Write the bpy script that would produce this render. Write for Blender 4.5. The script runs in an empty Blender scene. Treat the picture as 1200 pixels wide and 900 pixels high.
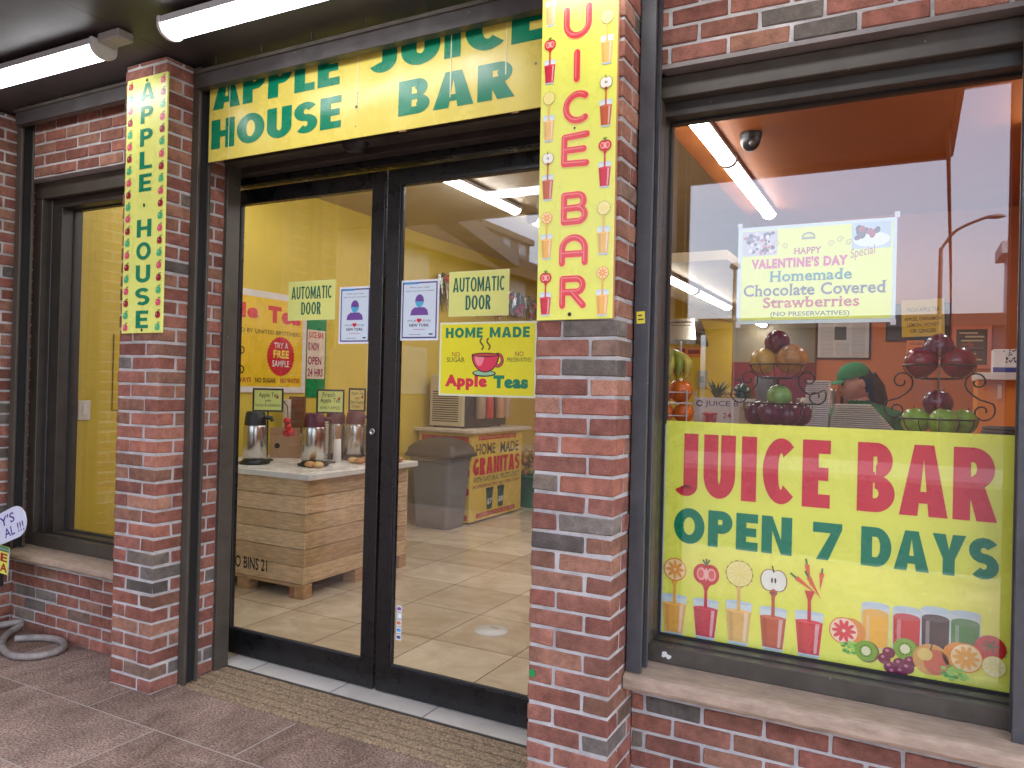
import bpy, math, random
from mathutils import Vector, Matrix
random.seed(7)
R = math.radians
SC = bpy.context.scene
COL = SC.collection

# ------------------------------------------------------------------ camera, sky, sun, exposure
cam_d = bpy.data.cameras.new('camera'); cam = bpy.data.objects.new('camera', cam_d); COL.objects.link(cam)
SC.camera = cam
cam_d.sensor_width = 36.0; cam_d.lens = 889.07 / 1200 * 36; cam_d.clip_start = 0.05; cam_d.clip_end = 500
YAW, PITCH, ROLL = R(27.79), R(0.313), R(1.44)
fwd = Vector((-math.sin(YAW) * math.cos(PITCH), math.cos(YAW) * math.cos(PITCH), math.sin(PITCH)))
rt = Vector((math.cos(YAW), math.sin(YAW), 0)); up = rt.cross(fwd)
r2 = rt * math.cos(ROLL) + up * math.sin(ROLL); u2 = up * math.cos(ROLL) - rt * math.sin(ROLL)
cam.matrix_world = Matrix(((r2.x, u2.x, -fwd.x, 0), (r2.y, u2.y, -fwd.y, -2.39), (r2.z, u2.z, -fwd.z, 1.49), (0, 0, 0, 1)))

SUN_EL, SUN_AZ = R(38), R(60)          # the sun stands behind the shop, veiled by cloud
W = bpy.data.worlds.new('World'); SC.world = W; W.use_nodes = True
nt = W.node_tree; nt.nodes.clear()
sky = nt.nodes.new('ShaderNodeTexSky'); sky.sky_type = 'NISHITA'; sky.sun_disc = False
sky.sun_elevation = SUN_EL; sky.sun_rotation = SUN_AZ; sky.dust_density = 3.0; sky.air_density = 1.2; sky.ozone_density = 1.5
hs = nt.nodes.new('ShaderNodeHueSaturation'); hs.inputs['Saturation'].default_value = 0.42
tint = nt.nodes.new('ShaderNodeMix'); tint.data_type = 'RGBA'; tint.blend_type = 'MULTIPLY'; tint.inputs[0].default_value = 1
tint.inputs[7].default_value = (.97, 0.955, 1.045, 1)
bg = nt.nodes.new('ShaderNodeBackground'); bg.inputs[1].default_value = 0.15
out = nt.nodes.new('ShaderNodeOutputWorld')
nt.links.new(sky.outputs[0], hs.inputs['Color']); nt.links.new(hs.outputs[0], tint.inputs[6])
nt.links.new(tint.outputs[2], bg.inputs[0]); nt.links.new(bg.outputs[0], out.inputs[0])
sd = bpy.data.lights.new('sun', 'SUN'); sd.energy = 0.9; sd.angle = R(14); sd.color = (1, 0.95, 0.88)
sun = bpy.data.objects.new('sun', sd); COL.objects.link(sun)
sdir = Vector((math.sin(SUN_AZ) * math.cos(SUN_EL), math.cos(SUN_AZ) * math.cos(SUN_EL), math.sin(SUN_EL)))
sun.rotation_euler = sdir.to_track_quat('Z', 'Y').to_euler(); sun.location = (6, 8, 12)
SC.view_settings.view_transform = 'Standard'; SC.view_settings.look = 'None'
SC.view_settings.gamma = 1; SC.view_settings.use_curve_mapping = False
SC.view_settings.exposure = 2.55
SC.render.engine = 'CYCLES'
SC.cycles.use_denoising = True; SC.cycles.max_bounces = 10; SC.cycles.transparent_max_bounces = 24
SC.cycles.sample_clamp_indirect = 6; SC.cycles.blur_glossy = 0.5
LAMP_OUT, LAMP_IN = 0.7, 1.65

# ------------------------------------------------------------------ materials
def lin(c):
    return tuple(((x / 255) / 12.92 if x / 255 <= 0.04045 else ((x / 255 + 0.055) / 1.055) ** 2.4) for x in c)
def S(r, g, b): return lin((r, g, b))

def new_mat(name):
    m = bpy.data.materials.new(name); m.use_nodes = True
    n = m.node_tree; return m, n, n.nodes['Principled BSDF']
def N(n, t, **k):
    x = n.nodes.new(t)
    for a, v in k.items(): setattr(x, a, v)
    return x
def surf(name, rough=0.5, metal=0.0, spec=0.5, var=0.12, vscale=6.0, bump=0.0, bscale=60.0, stretch=None, coat=0.0, rvar=0.0, chips=0.0, wave=0.0):
    """colour comes from the mesh's Col attribute; noise adds wear, bump and gloss variation"""
    m, n, p = new_mat(name)
    at = N(n, 'ShaderNodeAttribute', attribute_name='Col')
    tc = N(n, 'ShaderNodeTexCoord'); mp = N(n, 'ShaderNodeMapping')
    if stretch: mp.inputs['Scale'].default_value = stretch
    n.links.new(tc.outputs['Object'], mp.inputs[0])
    no = N(n, 'ShaderNodeTexNoise'); no.inputs['Scale'].default_value = vscale; no.inputs['Detail'].default_value = 6; no.inputs['Roughness'].default_value = 0.65
    n.links.new(mp.outputs[0], no.inputs['Vector'])
    rg = N(n, 'ShaderNodeMapRange'); rg.inputs[1].default_value = 0.3; rg.inputs[2].default_value = 0.7
    rg.inputs[3].default_value = 1 - var; rg.inputs[4].default_value = 1 + var * 0.6
    n.links.new(no.outputs[0], rg.inputs[0])
    mx = N(n, 'ShaderNodeMix', data_type='RGBA', blend_type='MULTIPLY'); mx.inputs[0].default_value = 1
    n.links.new(at.outputs['Color'], mx.inputs[6]); n.links.new(rg.outputs[0], mx.inputs[7])
    if chips:                          # scattered paint chips and dust specks
        vo = N(n, 'ShaderNodeTexVoronoi'); vo.inputs['Scale'].default_value = 16; n.links.new(tc.outputs['Object'], vo.inputs['Vector'])
        vr = N(n, 'ShaderNodeValToRGB'); vr.color_ramp.elements[0].position = .035; vr.color_ramp.elements[1].position = .055
        vr.color_ramp.elements[0].color = (chips, chips, chips, 1); vr.color_ramp.elements[1].color = (0, 0, 0, 1); n.links.new(vo.outputs['Distance'], vr.inputs[0])
        mc = N(n, 'ShaderNodeMix', data_type='RGBA'); mc.inputs[7].default_value = (.42, .40, .38, 1); n.links.new(vr.outputs[0], mc.inputs[0]); n.links.new(mx.outputs[2], mc.inputs[6]); mx = mc
    n.links.new(mx.outputs[2], p.inputs['Base Color'])
    p.inputs['Roughness'].default_value = rough; p.inputs['Metallic'].default_value = metal
    p.inputs['Specular IOR Level'].default_value = spec; p.inputs['Coat Weight'].default_value = coat
    p.inputs['Coat Roughness'].default_value = 0.06
    if rvar:
        r3 = N(n, 'ShaderNodeMapRange'); r3.inputs[1].default_value = 0.3; r3.inputs[2].default_value = 0.7
        r3.inputs[3].default_value = max(0.02, rough - rvar); r3.inputs[4].default_value = rough + rvar
        n.links.new(no.outputs[0], r3.inputs[0]); n.links.new(r3.outputs[0], p.inputs['Roughness'])
    if bump:
        n2 = N(n, 'ShaderNodeTexNoise'); n2.inputs['Scale'].default_value = bscale; n2.inputs['Detail'].default_value = 5
        n.links.new(mp.outputs[0], n2.inputs['Vector'])
        b = N(n, 'ShaderNodeBump'); b.inputs['Strength'].default_value = bump; b.inputs['Distance'].default_value = 0.004
        n.links.new(n2.outputs[0], b.inputs['Height']); n.links.new(b.outputs[0], p.inputs['Normal'])
        if wave:                       # sheets that never hang quite flat
            n3 = N(n, 'ShaderNodeTexNoise'); n3.inputs['Scale'].default_value = 3.2; n3.inputs['Detail'].default_value = 1.5; n.links.new(tc.outputs['Object'], n3.inputs['Vector'])
            b2 = N(n, 'ShaderNodeBump'); b2.inputs['Strength'].default_value = wave; b2.inputs['Distance'].default_value = .03
            n.links.new(n3.outputs[0], b2.inputs['Height']); n.links.new(b.outputs[0], b2.inputs['Normal']); n.links.new(b2.outputs[0], p.inputs['Normal'])
    return m

def brick_mat():
    m, n, p = new_mat('brick_faces')
    at = N(n, 'ShaderNodeAttribute', attribute_name='Col'); tc = N(n, 'ShaderNodeTexCoord')
    a = N(n, 'ShaderNodeTexNoise'); a.inputs['Scale'].default_value = 22; a.inputs['Detail'].default_value = 8; a.inputs['Roughness'].default_value = 0.72
    g = N(n, 'ShaderNodeTexNoise'); g.inputs['Scale'].default_value = 160; g.inputs['Detail'].default_value = 3
    v = N(n, 'ShaderNodeTexVoronoi'); v.inputs['Scale'].default_value = 42
    for x in (a, g, v): n.links.new(tc.outputs['Object'], x.inputs['Vector'])
    r = N(n, 'ShaderNodeMapRange'); r.inputs[1].default_value = .28; r.inputs[2].default_value = .72; r.inputs[3].default_value = .55; r.inputs[4].default_value = 1.4
    n.links.new(a.outputs[0], r.inputs[0])
    mx = N(n, 'ShaderNodeMix', data_type='RGBA', blend_type='MULTIPLY'); mx.inputs[0].default_value = 1
    n.links.new(at.outputs['Color'], mx.inputs[6]); n.links.new(r.outputs[0], mx.inputs[7])
    st = N(n, 'ShaderNodeTexNoise'); st.inputs['Scale'].default_value = 2.6; st.inputs['Detail'].default_value = 5; st.inputs['Distortion'].default_value = 1.2; n.links.new(tc.outputs['Object'], st.inputs['Vector'])
    sr = N(n, 'ShaderNodeMapRange'); sr.inputs[1].default_value = .33; sr.inputs[2].default_value = .62; sr.inputs[3].default_value = .7; sr.inputs[4].default_value = 1.1; n.links.new(st.outputs[0], sr.inputs[0])
    ms = N(n, 'ShaderNodeMix', data_type='RGBA', blend_type='MULTIPLY'); ms.inputs[0].default_value = 1; n.links.new(mx.outputs[2], ms.inputs[6]); n.links.new(sr.outputs[0], ms.inputs[7]); mx = ms
    # pale lime specks and dark grit
    cr = N(n, 'ShaderNodeValToRGB'); cr.color_ramp.elements[0].position = .68; cr.color_ramp.elements[1].position = .76
    n.links.new(g.outputs[0], cr.inputs[0])
    m2 = N(n, 'ShaderNodeMix', data_type='RGBA'); m2.inputs[7].default_value = (.42, .33, .3, 1)
    f = N(n, 'ShaderNodeMath', operation='MULTIPLY'); f.inputs[1].default_value = .5
    n.links.new(cr.outputs[0], f.inputs[0]); n.links.new(f.outputs[0], m2.inputs[0]); n.links.new(mx.outputs[2], m2.inputs[6])
    c2 = N(n, 'ShaderNodeValToRGB'); c2.color_ramp.elements[0].position = .02; c2.color_ramp.elements[1].position = .1
    c2.color_ramp.elements[0].color = (.35, .33, .32, 1); c2.color_ramp.elements[1].color = (1, 1, 1, 1)
    n.links.new(v.outputs['Distance'], c2.inputs[0])
    m3 = N(n, 'ShaderNodeMix', data_type='RGBA', blend_type='MULTIPLY'); m3.inputs[0].default_value = .45
    n.links.new(m2.outputs[2], m3.inputs[6]); n.links.new(c2.outputs[0], m3.inputs[7])
    n.links.new(m3.outputs[2], p.inputs['Base Color']); p.inputs['Roughness'].default_value = .85; p.inputs['Specular IOR Level'].default_value = .25
    ad = N(n, 'ShaderNodeMath', operation='ADD'); n.links.new(a.outputs[0], ad.inputs[0]); n.links.new(g.outputs[0], ad.inputs[1])
    b = N(n, 'ShaderNodeBump'); b.inputs['Strength'].default_value = .75; b.inputs['Distance'].default_value = .005
    n.links.new(ad.outputs[0], b.inputs['Height']); n.links.new(b.outputs[0], p.inputs['Normal'])
    return m

def grid_mat(name, ox, oy, w, h, joint, jcol, c1, c2, rough, stagger=0.0, streak=(1, 1, 1), nscale=5, bump=.15, fine=0.25, speck=None):
    """stone slabs laid in a grid in world metres; each slab has its own tone and veining"""
    m, n, p = new_mat(name); L = n.links
    tc = N(n, 'ShaderNodeTexCoord'); mp = N(n, 'ShaderNodeMapping'); mp.inputs['Location'].default_value = (-ox, -oy, 0)
    L.new(tc.outputs['Object'], mp.inputs[0])
    bt = N(n, 'ShaderNodeTexBrick'); bt.offset = stagger; bt.squash = 1
    for k, val in (('Scale', 1), ('Mortar Size', joint), ('Brick Width', w), ('Row Height', h), ('Mortar Smooth', .1), ('Bias', 0)): bt.inputs[k].default_value = val
    bt.inputs['Color1'].default_value = (0, 0, 0, 1); bt.inputs['Color2'].default_value = (1, 1, 1, 1); bt.inputs['Mortar'].default_value = (.5, .5, .5, 1)
    L.new(mp.outputs[0], bt.inputs['Vector'])
    m2 = N(n, 'ShaderNodeMapping'); m2.inputs['Scale'].default_value = streak
    L.new(tc.outputs['Object'], m2.inputs[0])
    n1 = N(n, 'ShaderNodeTexNoise'); n1.inputs['Scale'].default_value = nscale; n1.inputs['Detail'].default_value = 9; n1.inputs['Roughness'].default_value = .7; n1.inputs['Distortion'].default_value = .8
    L.new(m2.outputs[0], n1.inputs['Vector'])
    sh = N(n, 'ShaderNodeMath', operation='MULTIPLY_ADD'); sh.inputs[1].default_value = .3; L.new(bt.outputs['Color'], sh.inputs[0]); L.new(n1.outputs[0], sh.inputs[2])
    cr = N(n, 'ShaderNodeValToRGB'); cr.color_ramp.elements[0].position = .38; cr.color_ramp.elements[1].position = .9
    cr.color_ramp.elements[0].color = (*c1, 1); cr.color_ramp.elements[1].color = (*c2, 1); L.new(sh.outputs[0], cr.inputs[0])
    g = N(n, 'ShaderNodeTexNoise'); g.inputs['Scale'].default_value = 105 if fine > .5 else 180; g.inputs['Detail'].default_value = 3; L.new(tc.outputs['Object'], g.inputs['Vector'])
    rg = N(n, 'ShaderNodeMapRange'); rg.inputs[1].default_value = .3; rg.inputs[2].default_value = .7; rg.inputs[3].default_value = 1 - fine; rg.inputs[4].default_value = 1 + fine
    L.new(g.outputs[0], rg.inputs[0])
    mx = N(n, 'ShaderNodeMix', data_type='RGBA', blend_type='MULTIPLY'); mx.inputs[0].default_value = 1
    L.new(cr.outputs[0], mx.inputs[6]); L.new(rg.outputs[0], mx.inputs[7])
    if speck:                          # gum spots and grit trodden into the stone
        vo = N(n, 'ShaderNodeTexVoronoi'); vo.inputs['Scale'].default_value = 4.2; L.new(tc.outputs['Object'], vo.inputs['Vector'])
        vr = N(n, 'ShaderNodeValToRGB'); vr.color_ramp.elements[0].position = .045; vr.color_ramp.elements[1].position = .07
        vr.color_ramp.elements[0].color = (.45, .43, .42, 1); vr.color_ramp.elements[1].color = (1, 1, 1, 1); L.new(vo.outputs['Distance'], vr.inputs[0])
        v2 = N(n, 'ShaderNodeTexNoise'); v2.inputs['Scale'].default_value = 1.7; v2.inputs['Detail'].default_value = 7; L.new(tc.outputs['Object'], v2.inputs['Vector'])
        r2_ = N(n, 'ShaderNodeMapRange'); r2_.inputs[1].default_value = .35; r2_.inputs[2].default_value = .65; r2_.inputs[3].default_value = .72; r2_.inputs[4].default_value = 1.12; L.new(v2.outputs[0], r2_.inputs[0])
        ma = N(n, 'ShaderNodeMix', data_type='RGBA', blend_type='MULTIPLY'); ma.inputs[0].default_value = 1; L.new(mx.outputs[2], ma.inputs[6]); L.new(r2_.outputs[0], ma.inputs[7])
        mb_ = N(n, 'ShaderNodeMix', data_type='RGBA', blend_type='MULTIPLY'); mb_.inputs[0].default_value = 1; L.new(ma.outputs[2], mb_.inputs[6]); L.new(vr.outputs[0], mb_.inputs[7]); mx = mb_
    j = N(n, 'ShaderNodeMix', data_type='RGBA'); j.inputs[7].default_value = (*jcol, 1)
    L.new(bt.outputs['Fac'], j.inputs[0]); L.new(mx.outputs[2], j.inputs[6]); L.new(j.outputs[2], p.inputs['Base Color'])
    rr = N(n, 'ShaderNodeMapRange'); rr.inputs[3].default_value = rough * .8; rr.inputs[4].default_value = min(1, rough * 1.3); L.new(n1.outputs[0], rr.inputs[0]); L.new(rr.outputs[0], p.inputs['Roughness'])
    sb = N(n, 'ShaderNodeMath', operation='MULTIPLY_ADD'); sb.inputs[1].default_value = -2.5; L.new(bt.outputs['Fac'], sb.inputs[0]); L.new(g.outputs[0], sb.inputs[2])
    b = N(n, 'ShaderNodeBump'); b.inputs['Strength'].default_value = bump; b.inputs['Distance'].default_value = .003
    L.new(sb.outputs[0], b.inputs['Height']); L.new(b.outputs[0], p.inputs['Normal'])
    return m

def glass_mat(name='window_glass', refl=.07, tint=(.97, .98, .975), bump=0.03):
    m, n, p = new_mat(name); L = n.links
    n.nodes.remove(p); o = n.nodes['Material Output']
    t = N(n, 'ShaderNodeBsdfTransparent'); t.inputs[0].default_value = (*tint, 1)
    g = N(n, 'ShaderNodeBsdfGlossy'); g.inputs['Roughness'].default_value = .0; g.inputs[0].default_value = (.96, .97, 1, 1)
    fr0 = N(n, 'ShaderNodeLayerWeight'); fr0.inputs[0].default_value = .5
    fr = N(n, 'ShaderNodeMath', operation='POWER'); fr.inputs[1].default_value = 4.5; L.new(fr0.outputs['Facing'], fr.inputs[0])
    ad = N(n, 'ShaderNodeMath', operation='ADD', use_clamp=True); ad.inputs[1].default_value = refl
    mx = N(n, 'ShaderNodeMixShader')
    L.new(fr.outputs[0], ad.inputs[0]); L.new(ad.outputs[0], mx.inputs[0]); L.new(t.outputs[0], mx.inputs[1]); L.new(g.outputs[0], mx.inputs[2]); L.new(mx.outputs[0], o.inputs[0])
    tc = N(n, 'ShaderNodeTexCoord'); no = N(n, 'ShaderNodeTexNoise'); no.inputs['Scale'].default_value = 1.3; no.inputs['Detail'].default_value = 1
    L.new(tc.outputs['Object'], no.inputs['Vector'])
    b = N(n, 'ShaderNodeBump'); b.inputs['Strength'].default_value = bump; b.inputs['Distance'].default_value = .01
    L.new(no.outputs[0], b.inputs['Height']); L.new(b.outputs[0], g.inputs['Normal'])
    return m
def lamp_mat(name, strength, col=(1, .97, .95)):
    m, n, p = new_mat(name)
    p.inputs['Base Color'].default_value = (.8, .8, .8, 1); p.inputs['Emission Color'].default_value = (*col, 1); p.inputs['Emission Strength'].default_value = strength
    return m

M = dict(
    brick=brick_mat(),
    mortar=surf('mortar', .95, var=.38, vscale=7, bump=.9, bscale=140, spec=.2),
    bronze=surf('bronze_paint', .42, var=.25, vscale=14, bump=.05, bscale=90, rvar=.12, chips=.5),
    black=surf('black_metal', .32, var=.3, vscale=16, bump=.03, bscale=60, rvar=.12, chips=.15),
    soffit=surf('soffit_panel', .5, var=.25, vscale=2.2, bump=.03, bscale=30, rvar=.1),
    print=surf('laminated_print', .28, var=.07, vscale=5, bump=.03, bscale=14, rvar=.08, wave=.35),
    paper=surf('printed_paper', .5, var=.05, vscale=9, bump=.04, bscale=12, wave=.4),
    wall=surf('painted_wall', .5, var=.08, vscale=3, bump=.1, bscale=70),
    stone=surf('stone_sill', .7, var=.28, vscale=14, bump=.35, bscale=110, stretch=(1, 3, 3)),
    wood=surf('rough_wood', .75, var=.4, vscale=9, bump=.35, bscale=45, stretch=(1.0, 1.0, 9)),
    steel=surf('brushed_steel', .24, metal=1.0, var=.08, vscale=30, stretch=(1, 1, .1)),
    plastic=surf('plastic', .38, var=.08, vscale=10, bump=.03, bscale=50),
    matte=surf('matte', .8, var=.12, vscale=8, bump=.08, bscale=60),
    fruit=surf('fruit_skin', .24, var=.5, vscale=20, bump=.05, bscale=90),
    foil=surf('metal_foil', .18, metal=.75, var=.3, vscale=20, bump=.6, bscale=25),
    skin=surf('skin', .55, var=.08, vscale=20),
    cloth=surf('cloth', .9, var=.15, vscale=20, bump=.3, bscale=200),
    rubber=surf('rubber_hose', .6, var=.35, vscale=18, bump=.25, bscale=60),
    glass=glass_mat(), doorglass=glass_mat('door_glass', .058),
    wire=surf('black_wire', .35, metal=.4, var=.1),
    asphalt=surf('asphalt', .9, var=.3, vscale=8, bump=.5, bscale=160),
    carpaint=surf('car_paint', .3, var=.03, coat=.6),
    lampout=lamp_mat('lamp_outside', LAMP_OUT * 4, (.97, .97, 1)), lampin=lamp_mat('lamp_inside', LAMP_IN * 3),
)
M['pave'] = grid_mat('paving_slabs', -2.815, -.222, .92, .46, .0035, S(168, 157, 148), S(108, 84, 71), S(172, 147, 132), .75, stagger=.5, streak=(1.5, .7, 1), nscale=6.5, bump=.9, fine=.75, speck=1)
M['tiles'] = grid_mat('floor_tiles', -3.56, 1.372, .545, .562, .003, S(78, 66, 52), S(172, 152, 122), S(220, 206, 182), .2, streak=(1, 1.6, 1), nscale=2.6, bump=.06, fine=.05)
M['white_tile'] = grid_mat('threshold_tiles', -2.98, .45, .535, .6, .004, S(110, 105, 98), S(196, 188, 176), S(226, 220, 212), .3, streak=(1, 1, 1), nscale=4, bump=.1, fine=.06)

# ------------------------------------------------------------------ mesh helpers
ROOT = {}
class MB:
    def __init__(s, col=(.5, .5, .5)): s.v = []; s.f = []; s.c = []; s.col = col; s.sm = []; s.marks = []
    def mark(s): s.marks.append((len(s.f), len(s.v)))
    def face(s, pts, col=None, smooth=False):
        b = len(s.v); s.v += [tuple(p) for p in pts]; s.f.append(tuple(range(b, b + len(pts)))); s.c.append(col or s.col); s.sm.append(smooth)
    def grid(s, rows, col=None, closed=False, smooth=True, cols=None):
        b = len(s.v); n = len(rows[0])
        for r in rows: s.v += [tuple(p) for p in r]
        for i in range(len(rows) - 1):
            for j in range(n if closed else n - 1):
                k = (j + 1) % n
                s.f.append((b + i * n + j, b + i * n + k, b + (i + 1) * n + k, b + (i + 1) * n + j)); s.c.append((cols[i] if cols else None) or col or s.col); s.sm.append(smooth)
    def box(s, x0, x1, y0, y1, z0, z1, col=None, jit=0.0):
        b = len(s.v)
        for x in (x0, x1):
            for y in (y0, y1):
                for z in (z0, z1):
                    s.v.append((x + random.uniform(-jit, jit), y + random.uniform(-jit, jit), z + random.uniform(-jit, jit)))
        for q in ((0, 1, 3, 2), (4, 6, 7, 5), (0, 4, 5, 1), (2, 3, 7, 6), (0, 2, 6, 4), (1, 5, 7, 3)):
            s.f.append(tuple(b + i for i in q)); s.c.append(col or s.col); s.sm.append(False)
        return s
    def fbox(s, fr, u0, u1, v0, v1, w0, w1, col=None):
        b = len(s.v)
        for u in (u0, u1):
            for w in (w1, w0):
                for v in (v0, v1): s.v.append(fr(u, v, w))
        for q in ((0, 1, 3, 2), (4, 6, 7, 5), (0, 4, 5, 1), (2, 3, 7, 6), (0, 2, 6, 4), (1, 5, 7, 3)):
            s.f.append(tuple(b + i for i in q)); s.c.append(col or s.col); s.sm.append(False)
        return s
    def tube(s, path, r, n=8, col=None, closed=False, caps=True):
        P = [Vector(p) for p in path]; k = len(P); rows = []
        rr = r if isinstance(r, (list, tuple)) else [r] * k
        ref = None
        for i in range(k):
            a = P[(i - 1) % k] if (closed or i > 0) else P[i]; c = P[(i + 1) % k] if (closed or i < k - 1) else P[i]
            t = (c - a).normalized()
            if ref is None: ref = Vector((0, 0, 1)) if abs(t.z) < .9 else Vector((1, 0, 0))
            u = t.cross(ref).normalized(); w = u.cross(t).normalized(); ref = w
            rows.append([P[i] + (u * math.cos(2 * math.pi * j / n) + w * math.sin(2 * math.pi * j / n)) * rr[i] for j in range(n)])
        if closed: rows.append(rows[0])
        s.grid(rows, col, closed=True)
        if caps and not closed: s.face(rows[0][::-1], col); s.face(rows[-1], col)
        return s
    def lathe(s, prof, c=(0, 0, 0), n=24, col=None, cols=None, sq=(1, 1), rot=None, smooth=True):
        rows = []
        for r, z in prof:
            row = []
            for j in range(n):
                a = 2 * math.pi * j / n; p = Vector((math.cos(a) * r * sq[0], math.sin(a) * r * sq[1], z))
                if rot: p = rot @ p
                row.append(p + Vector(c))
            rows.append(row)
        s.grid(rows, col, closed=True, cols=cols, smooth=smooth)
        if prof[0][0] > 1e-4: s.face(rows[0][::-1], (cols[0] if cols else col))
        if prof[-1][0] > 1e-4: s.face(rows[-1], (cols[-1] if cols else col))
        return s
    def ball(s, c, r, col=None, n=16, m=10, dent=0.0, rot=None, wob=0.0):
        r = r if isinstance(r, (tuple, list)) else (r, r, r); rows = []; ph = random.uniform(0, 6)
        for i in range(m + 1):
            t = math.pi * i / m; row = []
            for j in range(n):
                a = 2 * math.pi * j / n; k = math.sin(t) * (1 + wob * math.sin(3 * a + ph)); z = -math.cos(t)
                if dent: z -= dent * math.copysign(max(0, 1 - math.sin(t) * 2.2) ** 1.2, z)
                p = Vector((math.cos(a) * k * r[0], math.sin(a) * k * r[1], z * r[2]))
                if rot: p = rot @ p
                row.append(Vector(c) + p)
            rows.append(row)
        s.grid(rows, col, closed=True); return s
    # flat shapes on a frame
    def poly(s, fr, pts, col, w=.0008): s.face([fr(u, v, w) for u, v in pts], col); return s
    def rect(s, fr, u0, u1, v0, v1, col, w=.0008): return s.poly(fr, [(u0, v0), (u1, v0), (u1, v1), (u0, v1)], col, w)
    def disc(s, fr, u, v, ru, rv, col, w=.0008, n=22, a0=0, a1=360, spikes=0.0, tilt=0):
        pts = []; full = abs(a1 - a0) >= 360; k = n if full else n + 1
        ct, st = math.cos(R(tilt)), math.sin(R(tilt))
        for i in range(k):
            a = R(a0 + (a1 - a0) * i / n); q = 1 - (spikes if i % 2 else 0)
            x, y = ru * q * math.cos(a), rv * q * math.sin(a)
            pts.append((u + x * ct - y * st, v + x * st + y * ct))
        return s.poly(fr, pts, col, w)
    def ribbon(s, fr, path, wd, col, w=.0008, cap=True):
        k = len(path); s.lift = getattr(s, 'lift', 0) % 60
        for i in range(k - 1):
            (a, b), (c, d) = path[i], path[i + 1]; L = math.hypot(c - a, d - b) or 1e-6; nx, ny = -(d - b) / L * wd / 2, (c - a) / L * wd / 2
            s.lift += 1; s.poly(fr, [(a - nx, b - ny), (c - nx, d - ny), (c + nx, d + ny), (a + nx, b + ny)], col, w + s.lift * .000005)
        if cap:
            for i, (a, b) in enumerate(path): s.lift += 1; s.disc(fr, a, b, wd / 2, wd / 2, col, w + s.lift * .000005, n=10)
        return s
    def text(s, fr, txt, u0, u1, v0, v1, col, w=.0008, bold=0.0, slab=False, shear=0.0, rot=0.0, keep=False, sh_v=0.0, cond=None):
        """letters fitted into the box (u0,v0)-(u1,v1) of the frame"""
        s.mark(); V, Fs = text_mesh(txt, bold, slab, shear)
        xs = [p[0] for p in V]; ys = [p[1] for p in V]; x0, x1, y0, y1 = min(xs), max(xs), min(ys), max(ys)
        sx = (u1 - u0) / (x1 - x0); sy = (v1 - v0) / (y1 - y0)
        if keep: sx = min(sx, sy); off = (u1 - u0 - sx * (x1 - x0)) / 2
        else: off = 0
        cu, cv = (u0 + u1) / 2, (v0 + v1) / 2; c, q = math.cos(R(rot)), math.sin(R(rot)); b = len(s.v)
        for x, y in V:
            u, v = u0 + off + (x - x0) * sx - cu, v0 + (y - y0) * sy - cv + sh_v * (x - x0)
            s.v.append(tuple(fr(cu + u * c - v * q, cv + u * q + v * c, w)))
        for f in Fs: s.f.append(tuple(b + i for i in f)); s.c.append(col); s.sm.append(False)
        return s
    def build(s, name, mat, parent=None, bevel=0.0, seg=1, kind=None):
        if len(s.marks) > 1:              # every marked picture or line of lettering becomes a part of its own
            st = s.marks + [(len(s.f), len(s.v))]; st[0] = (0, 0)
            for (f0, v0), (f1, v1) in zip(st[:-1], st[1:]):
                q = MB(s.col); q.v = s.v[v0:v1]; q.f = [tuple(i - v0 for i in f) for f in s.f[f0:f1]]; q.c = s.c[f0:f1]; q.sm = s.sm[f0:f1]
                o = q.build(name, mat, parent, bevel, seg, kind)
            return o
        off = ROOT.get(parent.name, Vector((0, 0, 0))) if parent else Vector((0, 0, 0))
        me = bpy.data.meshes.new(name)
        me.from_pydata([tuple(Vector(p) - off) for p in s.v], [], s.f)
        a = me.color_attributes.new('Col', 'FLOAT_COLOR', 'CORNER')
        buf = []
        for f, c in zip(s.f, s.c): buf += [c[0], c[1], c[2], 1.0] * len(f)
        a.data.foreach_set('color', buf); me.polygons.foreach_set('use_smooth', s.sm)
        me.materials.append(M[mat] if isinstance(mat, str) else mat); me.update()
        o = bpy.data.objects.new(name, me); COL.objects.link(o)
        if parent: o.parent = parent; ROOT[o.name] = off
        if bevel:
            md = o.modifiers.new('bevel', 'BEVEL'); md.width = bevel; md.segments = seg; md.limit_method = 'ANGLE'; md.angle_limit = R(40)
        if kind: o['kind'] = kind
        return o

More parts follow.
